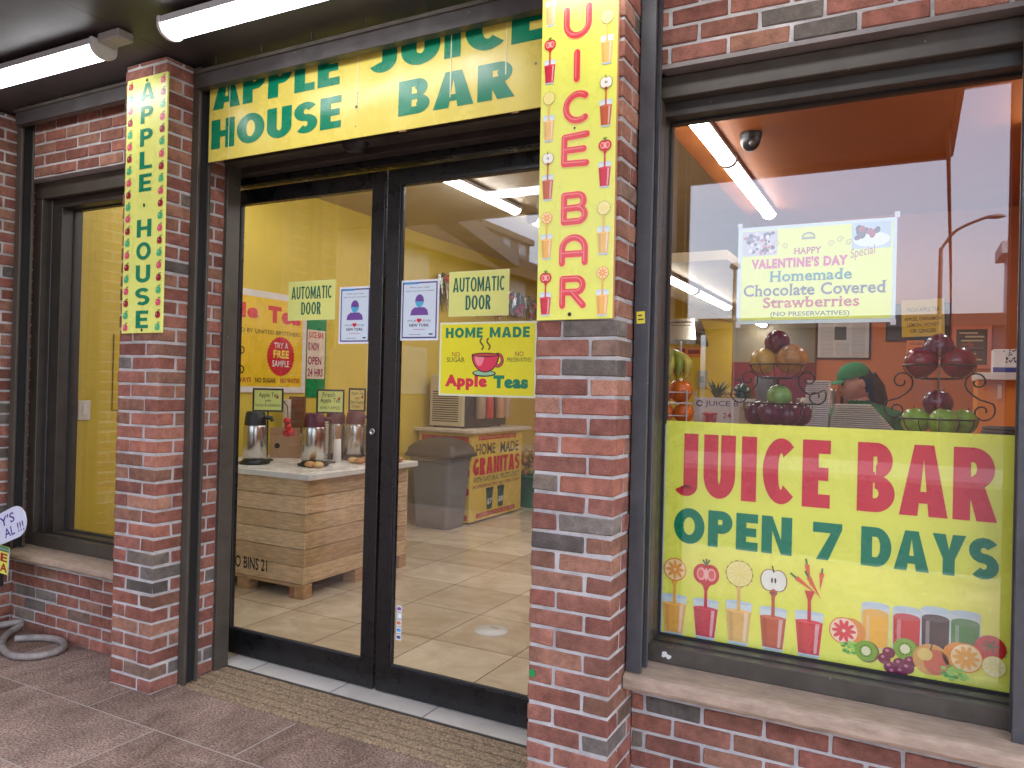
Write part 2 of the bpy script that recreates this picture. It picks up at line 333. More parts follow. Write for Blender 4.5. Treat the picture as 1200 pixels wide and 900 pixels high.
TEXTS = {}
def text_mesh(txt, bold, slab, shear):
    key = (txt, bold, slab, shear)
    if key in TEXTS: return TEXTS[key]
    cu = bpy.data.curves.new('t', 'FONT'); cu.body = txt; cu.offset = bold; cu.resolution_u = 3; cu.shear = shear; cu.space_character = 1 + bold * 2.4
    ob = bpy.data.objects.new('t', cu); COL.objects.link(ob)
    dg = bpy.context.evaluated_depsgraph_get(); ev = ob.evaluated_get(dg); me = ev.to_mesh()
    V = [(v.co.x, v.co.y) for v in me.vertices]; F = [tuple(p.vertices) for p in me.polygons]
    if slab:
        cnt = {}
        for f in F:
            for i in range(len(f)):
                e = tuple(sorted((f[i], f[(i + 1) % len(f)]))); cnt[e] = cnt.get(e, 0) + 1
        ys = [p[1] for p in V]; lo, hi = min(ys), max(ys); h = hi - lo
        for (a, b), k in list(cnt.items()):
            if k != 1: continue
            (xa, ya), (xb, yb) = V[a], V[b]; L = abs(xa - xb)
            if abs(ya - yb) < 1e-4 and .05 < L < .26:
                mid = [V[i] for f in F if a in f and b in f for i in f]; yc = sum(p[1] for p in mid) / len(mid)
                sgn = 1 if yc > ya else -1; e = .055; t = .05 * sgn; n0 = len(V); x0, x1 = min(xa, xb) - e, max(xa, xb) + e
                V += [(x0, ya), (x1, ya), (x1, ya + t), (x0, ya + t)]; F.append((n0, n0 + 1, n0 + 2, n0 + 3) if sgn > 0 else (n0 + 3, n0 + 2, n0 + 1, n0))
    ev.to_mesh_clear(); bpy.data.objects.remove(ob); bpy.data.curves.remove(cu)
    TEXTS[key] = (V, F); return TEXTS[key]

def frame(x, y, z, yaw=0.0, tilt=0.0):
    c, s = math.cos(R(yaw)), math.sin(R(yaw)); ct, st = math.cos(R(tilt)), math.sin(R(tilt))
    def fr(u, v, w=0.0):
        uu, vv = u * ct - v * st, u * st + v * ct
        return Vector((x + uu * c + w * s, y + uu * s - w * c, z + vv))
    return fr
def tag(o, label=None, cat=None, group=None, kind=None):
    if label: o['label'] = label; o['kind'] = 'thing'
    if cat: o['category'] = cat
    if group: o['group'] = group
    if kind: o['kind'] = kind
    return o
def thing(name, label, cat, loc=(0, 0, 0), group=None):
    o = bpy.data.objects.new(name, None); COL.objects.link(o); o.location = loc; o.empty_display_size = .1
    ROOT[o.name] = Vector(loc); return tag(o, label, cat, group)
def dup(root, loc, rz, label, group=None):
    r = root.copy(); COL.objects.link(r); r.location = loc; r.rotation_euler = (0, 0, rz); r['label'] = label
    if group: r['group'] = group
    for ch in root.children:
        c = ch.copy(); COL.objects.link(c); c.parent = r
        for g in ch.children:
            d = g.copy(); COL.objects.link(d); d.parent = c
    return r
def struct(mb, name, mat, **k): return mb.build(name, mat, None, kind='structure', **k)
def cv(*c): return S(*c)
def bez(pts, n=8):
    """smooth curve through the points"""
    out = []; k = len(pts); P = [Vector(p) for p in pts]
    for i in range(k - 1):
        a, b, c, d = P[max(i - 1, 0)], P[i], P[i + 1], P[min(i + 2, k - 1)]
        for j in range(n):
            t = j / n; out.append(.5 * ((2 * b) + (c - a) * t + (2 * a - 5 * b + 4 * c - d) * t * t + (3 * b - a - 3 * c + d) * t ** 3))
    out.append(P[-1]); return out

# ------------------------------------------------------------------ heavy block capitals
def _band(cx, cy, rx, ry, a, b, a0, a1, n=16):
    q = []
    for i in range(n):
        t0, t1 = R(a0 + (a1 - a0) * i / n), R(a0 + (a1 - a0) * (i + 1) / n)
        f = lambda t, x, y: (cx + x * math.cos(t), cy + y * math.sin(t))
        q.append([f(t0, rx - a, ry - b), f(t0, rx, ry), f(t1, rx, ry), f(t1, rx - a, ry - b)])
    return q
def _rc(x0, x1, y0, y1): return [(x0, y0), (x1, y0), (x1, y1), (x0, y1)]
def _stroke(path, a, b):
    q = []; k = len(path); off = []
    for i in range(k):
        (x0, y0), (x1, y1) = path[max(i - 1, 0)], path[min(i + 1, k - 1)]; L = math.hypot(x1 - x0, y1 - y0); nx, ny = -(y1 - y0) / L, (x1 - x0) / L
        off.append((nx * a / 2, ny * b / 2))
    for i in range(k - 1):
        (x0, y0), (x1, y1) = path[i], path[i + 1]; (p, r), (g, h) = off[i], off[i + 1]
        q.append([(x0 - p, y0 - r), (x1 - g, y1 - h), (x1 + g, y1 + h), (x0 + p, y0 + r)])
    return q
GW = dict(I=0, J=.5, E=.52, L=.5, P=.6, S=.6, C=.64, B=.62, R=.66, A=.76, U=.66, O=.78, D=.68, H=.68, N=.7, Y=.7, T=.6, M=.86, V=.7)
def glyph(ch, w, a, b):
    h = w / 2
    if ch == 'I': return [_rc(0, a, 0, 1)]
    if ch == 'J': r = min(.32, h); return [_rc(w - a, w, r, 1)] + _band(w - h, r, h, r, a, b * 1.1, 205, 360)
    if ch == 'U': r = .36; return [_rc(0, a, r, 1), _rc(w - a, w, r, 1)] + _band(h, r, h, r, a, b * 1.15, 180, 360)
    if ch == 'C': return _band(h * 1.12, .5, h * 1.12, .5, a, b * 1.1, 48, 312, 22)
    if ch == 'O': return _band(h, .5, h, .5, a, b * 1.05, 0, 360, 30)
    if ch == 'E': return [[(0, 0), (w, 0), (w, b), (a, b), (a, .5 - b * .48), (w * .93, .5 - b * .48), (w * .93, .5 + b * .48), (a, .5 + b * .48), (a, 1 - b), (w, 1 - b), (w, 1), (0, 1)]]
    if ch == 'L': return [[(0, 0), (w, 0), (w, b), (a, b), (a, 1), (0, 1)]]
    if ch == 'T': return [[(h - a / 2, 0), (h + a / 2, 0), (h + a / 2, 1 - b), (w, 1 - b), (w, 1), (0, 1), (0, 1 - b), (h - a / 2, 1 - b)]]
    if ch == 'H': return [[(0, 0), (a, 0), (a, .5 - b / 2), (w - a, .5 - b / 2), (w - a, 0), (w, 0), (w, 1), (w - a, 1), (w - a, .5 + b / 2), (a, .5 + b / 2), (a, 1), (0, 1)]]
    if ch == 'N': return [_rc(0, a, 0, 1), _rc(w - a, w, 0, 1), [(a, 1), (a, .62), (w - a, 0), (w - a, .38)]]
    if ch == 'M': return [_rc(0, a, 0, 1), _rc(w - a, w, 0, 1), [(a, 1), (a, .5), (h, .0), (h, .42)], [(w - a, 1), (h, .42), (h, .0), (w - a, .5)]]
    if ch == 'A': k = a * 1.12; return [[(0, 0), (k, 0), (h + .0, .80), (h + .06, 1), (h - k * .52, 1)], [(w, 0), (h + k * .52, 1), (h + .05, 1), (h, .80), (w - k, 0)], _rc(k * .9, w - k * .9, .18, .18 + b * .82)]
    if ch == 'V': k = a * 1.1; return [[(0, 1), (h - k * .5, 0), (h, 0), (h, .2), (k, 1)], [(w, 1), (w - k, 1), (h, .2), (h, 0), (h + k * .5, 0)]]
    if ch == 'Y': return [_rc(h - a / 2, h + a / 2, 0, .40), [(0, 1), (h - a / 2, .4), (h, .4), (h, .62), (a * 1.1, 1)], [(w, 1), (w - a * 1.1, 1), (h, .62), (h, .4), (h + a / 2, .4)]]
    if ch == 'D': r = min(h, w - a * .5); return [_rc(0, a, 0, 1), _rc(a, w - r, 0, b), _rc(a, w - r, 1 - b, 1)] + _band(w - r, .5, r, .5, a, b, -90, 90)
    if ch == 'P': r = .31; return [_rc(0, a, 0, 1), _rc(a, w - r * .9, 1 - b, 1), _rc(a, w - r * .9, .38, .38 + b)] + _band(w - r * .9, .69, r * .9, r, a, b, -90, 90)
    if ch == 'R': r = .29; x = w * .93 - r * .9; return [_rc(0, a, 0, 1), _rc(a, x, 1 - b, 1), _rc(a, x, .42, .42 + b * .9)] + _band(x, .71, r * .9, r, a, b, -90, 90) + [[(w - a * 1.15, 0), (w, 0), (w * .72, .46), (w * .72 - a * .95, .42)]]
    if ch == 'B': r = .26; x1 = w * .93 - r * .85; x0 = w - .27; return [_rc(0, a, 0, 1), _rc(a, x1, 1 - b, 1), _rc(a, x0, 0, b), _rc(a, min(x0, x1), .5 - b * .38, .5 + b * .38)] + _band(x1, .74, r * .85, r, a * .95, b * .95, -90, 90) + _band(x0, .27, .27, .27, a, b, -90, 90)
    if ch == 'S':
        ry = (1 - b) / 4; rx = h - a * .46
        p = [(h + rx * math.cos(R(t)), .5 + ry + ry * math.sin(R(t))) for t in range(28, 271, 22)] + [(h + rx * math.cos(R(t)), .5 - ry + ry * math.sin(R(t))) for t in range(79, -153, -22)]
        return _stroke(p, a * .95, b)
    if ch == '7': return [[(0, 1), (0, 1 - b), (w - a, 1 - b), (w * .12, 0), (w * .12 + a * 1.1, 0), (w, 1 - b * .6), (w, 1)]]
    if ch == '.': return _band(a / 2, .5, a / 2, .09, a / 2, .09, 0, 360, 14)
    return []
def block(m, fr, txt, u0, u1, v0, v1, col, w=.0012, a=.2, b=.17, gap=.1, wide=1.0, top=None):
    """a word in heavy capitals fitted to the box; a and b are stem and bar weights for a unit tall letter"""
    m.mark(); x = 0; ps = []
    for ch in txt:
        gw = (GW.get(ch, .6) * wide) if ch != 'I' else a
        if ch == '7': gw = .62 * wide
        for k, p in enumerate(glyph(ch, max(gw, a), a, b)): ps.append(([(x + px, py) for px, py in p], k))
        x += max(gw, a) + gap
    W_ = x - gap; sx, sy = (u1 - u0) / W_, v1 - v0
    for p, k in ps:
        q = [(u0 + px * sx, v0 + py * sy) for px, py in p]
        ar = sum(q[i][0] * q[(i + 1) % len(q)][1] - q[(i + 1) % len(q)][0] * q[i][1] for i in range(len(q)))
        m.poly(fr, q if ar > 0 else q[::-1], col, w + (k % 40) * .000006)

# ------------------------------------------------------------------ ground
m = MB(); m.box(-14, 6, -4.2, .139, -.16, 0); m.box(-5.1, -3.142, .1391, .30, -.16, 0); m.box(-1.168, 1.8, .1391, .30, -.16, 0); struct(m, 'pavement', 'pave')
m = MB(S(120, 116, 112)); m.box(-60, 60, -4.35, -4.204, -.3, .0); struct(m, 'kerb', 'stone', bevel=.01)
m = MB(S(50, 50, 52)); m.box(-150, 150, -160, -4.354, -.34, -.13); struct(m, 'road', 'asphalt')
m = MB(S(110, 108, 108)); m.box(-150, 150, -16.5, -13, -.128, -.02); struct(m, 'far_pavement', 'stone')
m = MB(); m.box(-5, 1.8, .452, 9.1, -.1, 0); struct(m, 'shop_floor', 'tiles')

# ------------------------------------------------------------------ brickwork
PAL = [(144, 95, 81), (138, 88, 76), (149, 101, 86), (133, 86, 74), (143, 97, 82), (155, 113, 94), (137, 91, 79), (146, 95, 79), (142, 102, 84)]
DARK = [(112, 104, 97), (104, 96, 90), (120, 108, 96), (128, 104, 90)]
def bcol():
    c = random.choice(DARK if random.random() < .11 else PAL); k = random.uniform(.88, 1.12); return S(*[min(255, x * k) for x in c])
CH, BH, JT, BL, BW = .0667, .0548, .0118, .1925, .0915
def bricks_x(mb, x0, x1, z0, z1, y, d=.06, shift=0.0, first=0):
    """stretcher bond on a wall that faces -Y"""
    k = first; z = z0
    while z < z1 - .012:
        h = min(BH, z1 - z); x = x0 - ((k % 2) * .5 * (BL + JT) + shift) % (BL + JT)
        while x < x1:
            a, b = max(x, x0), min(x + BL, x1)
            if b - a > .012:
                o = random.uniform(-.0025, .0025); mb.box(a, b, y + o, y + d, z, z + h, bcol(), .0022)
            x += BL + JT
        z += CH; k += 1
def bricks_y(mb, y0, y1, z0, z1, x, sgn=1, d=.06, shift=0.0):
    k = 0; z = z0
    while z < z1 - .012:
        h = min(BH, z1 - z); y = y0 - ((k % 2) * .5 * (BL + JT) + shift) % (BL + JT)
        while y < y1:
            a, b = max(y, y0), min(y + BL, y1)
            if b - a > .012:
                o = random.uniform(-.0025, .0025); xa, xb = sorted((x + o, x - sgn * d)); mb.box(xa, xb, a, b, z, z + h, bcol(), .0022)
            y += BL + JT
        z += CH; k += 1
MORT = S(184, 180, 178)
def pillar(name, label, x0, x1, ztop, ydeep):
    """one and a half bricks wide, corners bonded: header and stretcher swap on every course"""
    t = thing(name, label, 'pillar', (x0, 0, 0)); b = MB(); k = 0; z = .004; w = x1 - x0
    s = (w - JT) / 1.5 if False else w - JT - BW
    while z < ztop - .012:
        h = min(BH, ztop - z); j = .0022
        rows = []
        if k % 2 == 0:
            rows += [(x0, x0 + s, 0, BW), (x1 - BW, x1, 0, BL), (x1 - BW, x1, BL + JT, min(ydeep, 2 * BL + JT)), (x0, x0 + BW, BW + JT, ydeep)]
        else:
            rows += [(x0, x0 + BW, 0, BL), (x1 - s, x1, 0, BW), (x1 - BW, x1, BW + JT, BW + JT + BL), (x1 - BW, x1, BW + 2 * JT + BL, ydeep), (x0, x0 + BW, BL + JT, ydeep)]
        for a, c, d, e in rows:
            if e - d > .015: b.box(a + random.uniform(-.002, .002), c + random.uniform(-.002, .002), d + (random.uniform(-.0025, .0025) if d == 0 else 0), e, z, z + h, bcol(), j)
        z += CH; k += 1
    b.build('brickwork', 'brick', t, bevel=.0035)
    mo = MB(MORT); mo.box(x0 + .0045, x1 - .0045, .0045, ydeep, 0, ztop); mo.build('mortar', 'mortar', t)
    return t
p = pillar('brick_pillar', 'slim brick pillar carrying the green lettered vertical APPLE HOUSE sign', -3.445, -3.149, 3.02, .44)
pillar('brick_pillar', 'brick pillar between the sliding door and big window, behind the JUICE BAR sign', -1.168, -.868, 3.02, .44)

def wall_thing(name, label, loc): return thing(name, label, 'brick wall', loc)
t = wall_thing('brick_wall', 'low brick wall with a pale stone sill under the big right window', (-.865, .235, 0))
b = MB(); bricks_x(b, -.865, 1.8, .02, .44, .235, shift=.05); b.build('brickwork', 'brick', t, bevel=.0035)
mo = MB(MORT); mo.box(-.867, 1.8, .2405, .44, 0, .446); mo.build('mortar', 'mortar', t)
def sill(x0, x1, yf, zt, zb, t):
    m = MB(S(164, 142, 122)); pr = [(.40, zb), (yf + .02, zb), (yf + .006, zb + .006), (yf, zb + .018), (yf + .003, zt - .014), (yf + .014, zt - .004), (yf + .03, zt), (.40, zt + .006)]
    rows = []; k = max(2, int((x1 - x0) / .05))
    for i in range(k + 1):
        x = x0 + (x1 - x0) * i / k; rows.append([(x, y + (random.uniform(-.0015, .0015)), z + random.uniform(-.001, .001)) for y, z in pr])
    m.grid(rows, closed=True, smooth=False); m.face(rows[0]); m.face(rows[-1][::-1])
    m.build('stone_sill', 'stone', t, bevel=.003)
sill(-.866, 1.8, .13, .513, .452, t)
t = wall_thing('brick_wall', 'band of brickwork above the big right window', (-.865, .235, 2.63))
b = MB(); bricks_x(b, -.862, 1.8, 2.657, 3.03, .235, shift=.12); b.build('brickwork', 'brick', t, bevel=.0035)
mo = MB(MORT); mo.box(-.866, 1.8, .2405, .44, 2.653, 3.03); mo.build('mortar', 'mortar', t)
m = MB(S(120, 112, 108)); m.box(-.81, 1.8, .226, .44, 2.635, 2.651); m.build('steel_lintel', 'bronze', t)
t = wall_thing('brick_wall', 'low brick wall with a stone sill under the narrow left window', (-4.71, .235, 0))
b = MB(); bricks_x(b, -4.71, -3.44, .0, .42, .235, shift=.07); b.build('brickwork', 'brick', t, bevel=.0035)
mo = MB(MORT); mo.box(-4.712, -3.44, .2405, .44, 0, .43); mo.build('mortar', 'mortar', t)
sill(-4.711, -3.447, .145, .478, .43, t)
t = wall_thing('brick_wall', 'band of brickwork above the narrow left window', (-4.71, .235, 2.65))
b = MB(); bricks_x(b, -4.66, -3.44, 2.66, 3.03, .235, shift=.15); b.build('brickwork', 'brick', t, bevel=.0035)
mo = MB(MORT); mo.box(-4.71, -3.44, .2405, .44, 2.652, 3.03); mo.build('mortar', 'mortar', t)
t = wall_thing('brick_wall', 'brick return wall at the far left edge, running towards the street', (-4.715, -.8, 0))
b = MB(); bricks_y(b, -1.6, .33, .004, 3.02, -4.715); b.build('brickwork', 'brick', t, bevel=.0035)
mo = MB(MORT); mo.box(-5.1, -4.7195, -1.6, .33, 0, 3.02); mo.build('mortar', 'mortar', t)

# ------------------------------------------------------------------ metal: shutter rails, beams, canopy
BR = S(72, 66, 58); BR2 = S(62, 57, 56); GREYM = S(68, 68, 71)
def rail(label, x0, x1, y, z0, z1, slot, col):
    t = thing('shutter_rail', label, 'shutter rail', (x0, y, z0)); m = MB(col); w = x1 - x0
    m.box(x0, x1, y, y + .014, z0, z1)
    if slot > 0:
        m.box(x0, x0 + .012, y + .0142, y + .066, z0, z1); m.box(x0 + .012, x1, y + .066, y + .08, z0, z1)
    else:
        m.box(x1 - .012, x1, y + .0142, y + .066, z0, z1); m.box(x0, x1 - .012, y + .066, y + .08, z0, z1)
    m.build('channel', 'bronze', t, bevel=.0015)
    d = MB(S(22, 21, 21)); d.box(x0 + .0125, x1 - .0125, y + .0143, y + .0655, z0 + .01, z1); d.build('slot_shade', 'matte', t)  # near-black fill paints in the shade of the open channel slot
    return t
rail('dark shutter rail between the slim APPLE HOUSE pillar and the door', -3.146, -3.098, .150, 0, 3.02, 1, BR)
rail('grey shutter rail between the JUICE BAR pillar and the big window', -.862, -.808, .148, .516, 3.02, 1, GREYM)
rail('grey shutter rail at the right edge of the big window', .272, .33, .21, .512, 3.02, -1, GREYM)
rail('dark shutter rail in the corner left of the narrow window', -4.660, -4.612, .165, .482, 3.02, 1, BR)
def beam(label, x0, x1, y=.125, z0=2.902, z1=2.985):
    t = thing('shutter_beam', label, 'beam', (x0, y, z0)); m = MB(BR2)
    m.box(x0, x1, y, y + .012, z0, z1); m.build('face_plate', 'bronze', t, bevel=.0015)
    d = MB(BR); d.box(x0, x1, y + .0122, y + .05, z0 + .004, z0 + .016); d.box(x0, x1, y - .012, y - .0003, z1 - .016, z1)
    d.build('lip', 'bronze', t)
    sc = MB(S(60, 56, 54)); k = int((x1 - x0) / .3)
    for i in range(1, k + 1): sc.mark(); sc.box(x0 + i * .3 - .15, x0 + i * .3 - .147, y - .02, y - .0125, z1 + .002, z1 + .036)
    sc.build('hanger_clip', 'bronze', t)
beam('long bronze shutter beam crossing in front of the top of the yellow door sign', -3.097, -1.17)
beam('short bronze shutter beam above the narrow left window', -4.61, -3.447, z0=2.935, z1=3.02)
t = thing('canopy', 'dark flat canopy over the shop front with a panelled underside', 'canopy', (-4, -1, 3.03))
m = MB(S(52, 46, 46))
xs = [-9, -6.2, -4.6, -3.115, -1.6, .17]
for i in range(5):
    for (y0, y1) in ((-2.24, -1.2), (-1.198, -.19), (-.188, .45)): m.box(xs[i] + .001, xs[i + 1] - .001, y0, y1, 3.03, 3.05)
m.box(.171, 6, -.72, .45, 3.03, 3.05); m.build('soffit', 'soffit', t)
m = MB(S(60, 52, 48)); m.box(-9.02, .19, -2.30, -2.242, 3.0, 3.5); m.box(.173, .2, -2.24, -.74, 3.0, 3.5); m.box(.201, 6, -.75, -.722, 3.0, 3.5); m.build('fascia', 'bronze', t)
m = MB(S(70, 66, 64)); m.box(-9, .17, -2.238, .45, 3.052, 3.4); m.box(.2, 6, -.718, .45, 3.052, 3.4); m.build('roof_deck', 'matte', t)
m = MB(S(92, 76, 58))
a, c = Vector((-3.83, -2.3, 3.08)), Vector((-4.5, -4.8, 3.08)); dr = (c - a).normalized(); sd_ = dr.cross(Vector((0, 0, 1))) * .12
for z0, z1 in ((3.0, 3.16),):
    q = [a - sd_, a + sd_, c + sd_, c - sd_]
    m.face([Vector((p.x, p.y, z0)) for p in q]); m.face([Vector((p.x, p.y, z1)) for p in q][::-1])
    for i in range(4):
        p0, p1 = q[i], q[(i + 1) % 4]; m.face([Vector((p0.x, p0.y, z0)), Vector((p1.x, p1.y, z0)), Vector((p1.x, p1.y, z1)), Vector((p0.x, p0.y, z1))])
m.build('arm', 'bronze', t)

def tube_light(name, label, c0, c1, r, mat, body, group, flip=1):
    """long batten light: body above, lit half round diffuser below, end caps"""
    c0, c1 = Vector(c0), Vector(c1); t = thing(name, label, 'strip light', tuple(c0), group)
    d = (c1 - c0).normalized(); sd_ = Vector((-d.y, d.x, 0)); n = 12
    prof = [(math.cos(math.pi + math.pi * i / n) * r, math.sin(math.pi + math.pi * i / n) * r * .75) for i in range(n + 1)]
    m = MB((.9, .9, .9)); rows = [[c + sd_ * x + Vector((0, 0, z)) for x, z in prof] for c in (c0, c1)]
    m.grid(rows, smooth=True); m.build('diffuser', mat, t)
    for c, e in ((c0, -1), (c1, 1)):
        b = MB(body)
        pts = [c + sd_ * x * 1.12 + Vector((0, 0, z * 1.15 - .001)) for x, z in prof] + [c + sd_ * r * 1.12 + Vector((0, 0, .03)), c - sd_ * r * 1.12 + Vector((0, 0, .03))]
        q = [p + d * .016 * e for p in pts]; b.face(pts); b.face(q[::-1])
        for i in range(len(pts)): j = (i + 1) % len(pts); b.face([pts[i], pts[j], q[j], q[i]])
        b.build('end_cap', 'plastic', t)
    h = MB(body); rows = [[c + sd_ * x + Vector((0, 0, z)) for x, z in ((-r * 1.02, .001), (r * 1.02, .001), (r * .9, .034), (-r * .9, .034))] for c in (c0, c1)]
    h.grid(rows, closed=True, smooth=False); h.build('housing', 'plastic', t)
    return t
WH = S(205, 205, 205)
tube_light('strip_light', 'glowing strip light under the canopy, above the narrow left window', (-4.5, -.262, 2.975), (-3.265, -.245, 2.975), .056, 'lampout', WH, 'strip lights under the canopy')
tube_light('strip_light', 'glowing strip light under the canopy, above the yellow door sign', (-2.80, -.245, 2.975), (-1.58, -.225, 2.975), .056, 'lampout', WH, 'strip lights under the canopy')
m = MB(S(150, 146, 142)); m.box(-3.245, -3.10, -.285, -.205, 2.985, 3.027); m.build('mounting_bracket', 'plastic', bpy.data.objects['strip_light'], bevel=.006)
tube_light('strip_light', 'strip light under the canopy above the JUICE BAR pillar', (-1.22, -.235, 2.975), (.0, -.235, 2.975), .056, 'lampout', WH, 'strip lights under the canopy')
tube_light('strip_light', 'strip light under the canopy further towards the street', (-2.9, -1.45, 2.975), (-1.7, -1.45, 2.975), .056, 'lampout', WH, 'strip lights under the canopy')

# ------------------------------------------------------------------ entrance: threshold, mat, sliding door
m = MB(); m.box(-3.2, -1.1, .452, .66, -.05, .006); struct(m, 'threshold', 'white_tile')
m = MB(S(150, 126, 100)); y = .145
for i in range(5):
    y1 = y + (.0595 if i < 4 else .0595)
    for x0, x1 in ((-3.14, -2.197), (-2.193, -1.17)): m.box(x0, x1, y, y1 - .0085, -.05, .004)
    y += .0605
struct(m, 'entrance_strip', grid_mat('granite_strip', 0, 0, 9, 9, .0, (.1, .1, .1), S(94, 76, 57), S(172, 148, 118), .7, nscale=60, bump=.7, fine=.6), bevel=.0015)
m = MB(S(24, 22, 20)); m.box(-3.14, -1.17, .142, .4505, -.06, -.03); struct(m, 'strip_bed', 'matte')

t = thing('sliding_door', 'black framed automatic glass sliding door in the middle of the shop front', 'sliding door', (-2.3, .55, 0))
BK = S(19, 19, 22)
m = MB(BR); # bronze outer frame
m.box(-3.26, -3.170, .322, .36, 0, 2.9); m.box(-3.26, -3.128, .3605, .447, 0, 2.9); m.box(-3.33, -3.262, .322, .54, 0, 2.9)
m.build('door_frame', 'bronze', t, bevel=.002); m = MB(BR); m.box(-1.29, -1.17, .431, .54, 0, 2.9); m.build('door_frame', 'bronze', t, bevel=.002)
m = MB(S(58, 50, 46)); m.box(-3.127, -1.17, .33, .43, 2.60, 2.9); m.box(-3.2, -1.17, .448, .52, 2.575, 2.72); m.build('header', 'bronze', t, bevel=.002)
m = MB(BK); m.box(-3.3, -1.15, .53, .64, 2.545, 2.9); m.build('track_cover', 'black', t, bevel=.002)
def door_panel(x0, x1, y, sl, sr, side):
    f = MB(BK); zt = 2.535
    f.box(x0, x0 + sl, y, y + .045, .012, zt); f.box(x1 - sr, x1, y, y + .045, .012, zt)
    f.box(x0 + sl, x1 - sr, y + .001, y + .044, .012, .142); f.box(x0 + sl, x1 - sr, y + .001, y + .044, 2.455, zt)
    p = f.build('door_panel', 'black', t, bevel=.003)
    g = MB((.8, .8, .8)); g.box(x0 + sl, x1 - sr, y + .02, y + .026, .142, 2.455); g.build('glass', 'doorglass', p)
    k = MB(S(44, 44, 46)); a, b_ = x0 + sl, x1 - sr
    k.box(a, a + .006, y + .008, y + .019, .142, 2.455); k.box(b_ - .006, b_, y + .008, y + .019, .142, 2.455); k.box(a, b_, y + .008, y + .019, .142, .149)
    k.build('gasket', 'matte', p)
    return p
pl = door_panel(-3.30, -2.288, .575, .02, .078, 0)
pr = door_panel(-2.272, -1.22, .575, .078, .07, 1)
m = MB(S(170, 170, 172)); m.lathe([(.017, 0), (.019, .004), (.012, .006), (.010, .004), (.0, .004)], (-2.325, .573, 1.26), 18, rot=Matrix.Rotation(R(90), 3, 'X')); m.build('lock', 'steel', pl)
m = MB(S(24, 24, 27)); m.lathe([(.03, 0), (.045, .01), (.06, .05), (.062, .09)], (-2.296, .36, 2.565), 16, sq=(1.3, .8)); m.build('motion_sensor', 'plastic', t)
m = MB(S(60, 62, 70)); m.lathe([(.001, .0), (.022, .002), (.025, .01)], (-2.296, .335, 2.60), 14, rot=Matrix.Rotation(R(100), 3, 'X')); m.build('sensor_lens', 'plastic', t)

# ------------------------------------------------------------------ windows
def picture_window(label, x0, x1, z0, z1, yf, gl, fo, gx0, gx1, gz0, gz1, col, left_extra=False):
    t = thing('shop_window', label, 'window', (x0, yf, z0))
    f = MB(col)                       # outer frame, stepping back to the glass
    f.box(x0, x1, yf, gl + .06, z0, z0 + fo[0]); f.box(x0, x1, yf, gl + .06, z1 - fo[1], z1)
    f.box(x0, x0 + fo[2], yf, gl + .06, z0 + fo[0], z1 - fo[1]); f.box(x1 - fo[3], x1, yf, gl + .06, z0 + fo[0], z1 - fo[1])
    f.build('outer_frame', 'bronze', t, bevel=.003)
    a0, a1, b0, b1 = x0 + fo[2], x1 - fo[3], z0 + fo[0], z1 - fo[1]
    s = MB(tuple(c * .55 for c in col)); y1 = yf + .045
    s.box(a0, a1, y1, gl + .05, b0, gz0); s.box(a0, a1, y1, gl + .05, gz1, b1); s.box(a0, gx0, y1, gl + .05, gz0, gz1); s.box(gx1, a1, y1, gl + .05, gz0, gz1)
    s.build('glazing_stop', 'bronze', t, bevel=.002)
    g = MB((.8, .8, .8)); g.box(gx0, gx1, gl, gl + .006, gz0, gz1); g.build('glass', 'glass', t)
    k = MB(S(30, 30, 32)); e = .007
    k.box(gx0, gx1, gl - .011, gl - .001, gz0, gz0 + e); k.box(gx0, gx1, gl - .011, gl - .001, gz1 - e, gz1); k.box(gx0, gx0 + e, gl - .011, gl - .001, gz0 + e, gz1 - e); k.box(gx1 - e, gx1, gl - .011, gl - .001, gz0 + e, gz1 - e)
    k.build('gasket', 'matte', t)
    return t
t = picture_window('big shop window on the right holding the yellow juice bar poster', -.853, .36, .517, 2.632, .285, .40, (.062, .078, .03, .05), -.822, .292, .585, 2.502, BR)
t = picture_window('narrow shop window on the left showing a yellow wall', -4.70, -3.40, .48, 2.651, .30, .425, (.075, .10, .075, .05), -4.50, -3.46, .567, 2.50, BR)
m = MB(S(52, 47, 44)); m.box(-4.612, -3.42, .37, .40, .58, 2.51); m.v = m.v[:0]; m.f = []; m.c = []; m.sm = []
m.box(-4.612, -4.575, .33, .40, .556, 2.55); m.build('mullion', 'bronze', t, bevel=.003)

# ------------------------------------------------------------------ shop interior shell
YEL = S(208, 182, 66)
m = MB(YEL); m.box(-5.0, -4.9, .47, 9.1, 0, 3.2); struct(m, 'shop_wall_yellow', 'wall')
# painted brick relief on the part seen through the narrow window
b = MB(YEL); z = .01; k = 0
while z < 3.1:
    y = .62 - (k % 2) * .1
    while y < 1.55: b.box(-4.8998, -4.8984, y, y + .1955, z, z + .061, YEL); y += .2
    z += .0667; k += 1
struct(b, 'painted_brick_face', 'wall', bevel=.001)
m = MB(S(228, 190, 48)); m.box(-4.9, -2.33, 8.9, 9.0, 0, 3.2); struct(m, 'shop_wall_back', 'wall')
m = MB(S(140, 128, 104)); m.box(-2.328, 1.7, 8.9, 9.0, 1.951, 3.2); struct(m, 'shop_wall_upper', 'wall')
m = MB(S(130, 30, 44)); m.box(-2.328, 1.7, 8.9, 9.0, 0, 1.95); struct(m, 'shop_wall_red', 'wall')
m = MB(S(214, 112, 44)); m.box(1.6, 1.7, .47, 8.9, 0, 3.2); struct(m, 'shop_wall_right', 'wall')
m = MB(S(196, 180, 156)); m.box(-5, -1.44, .46, 9.1, 3.2, 3.3); struct(m, 'shop_ceiling', 'wall')
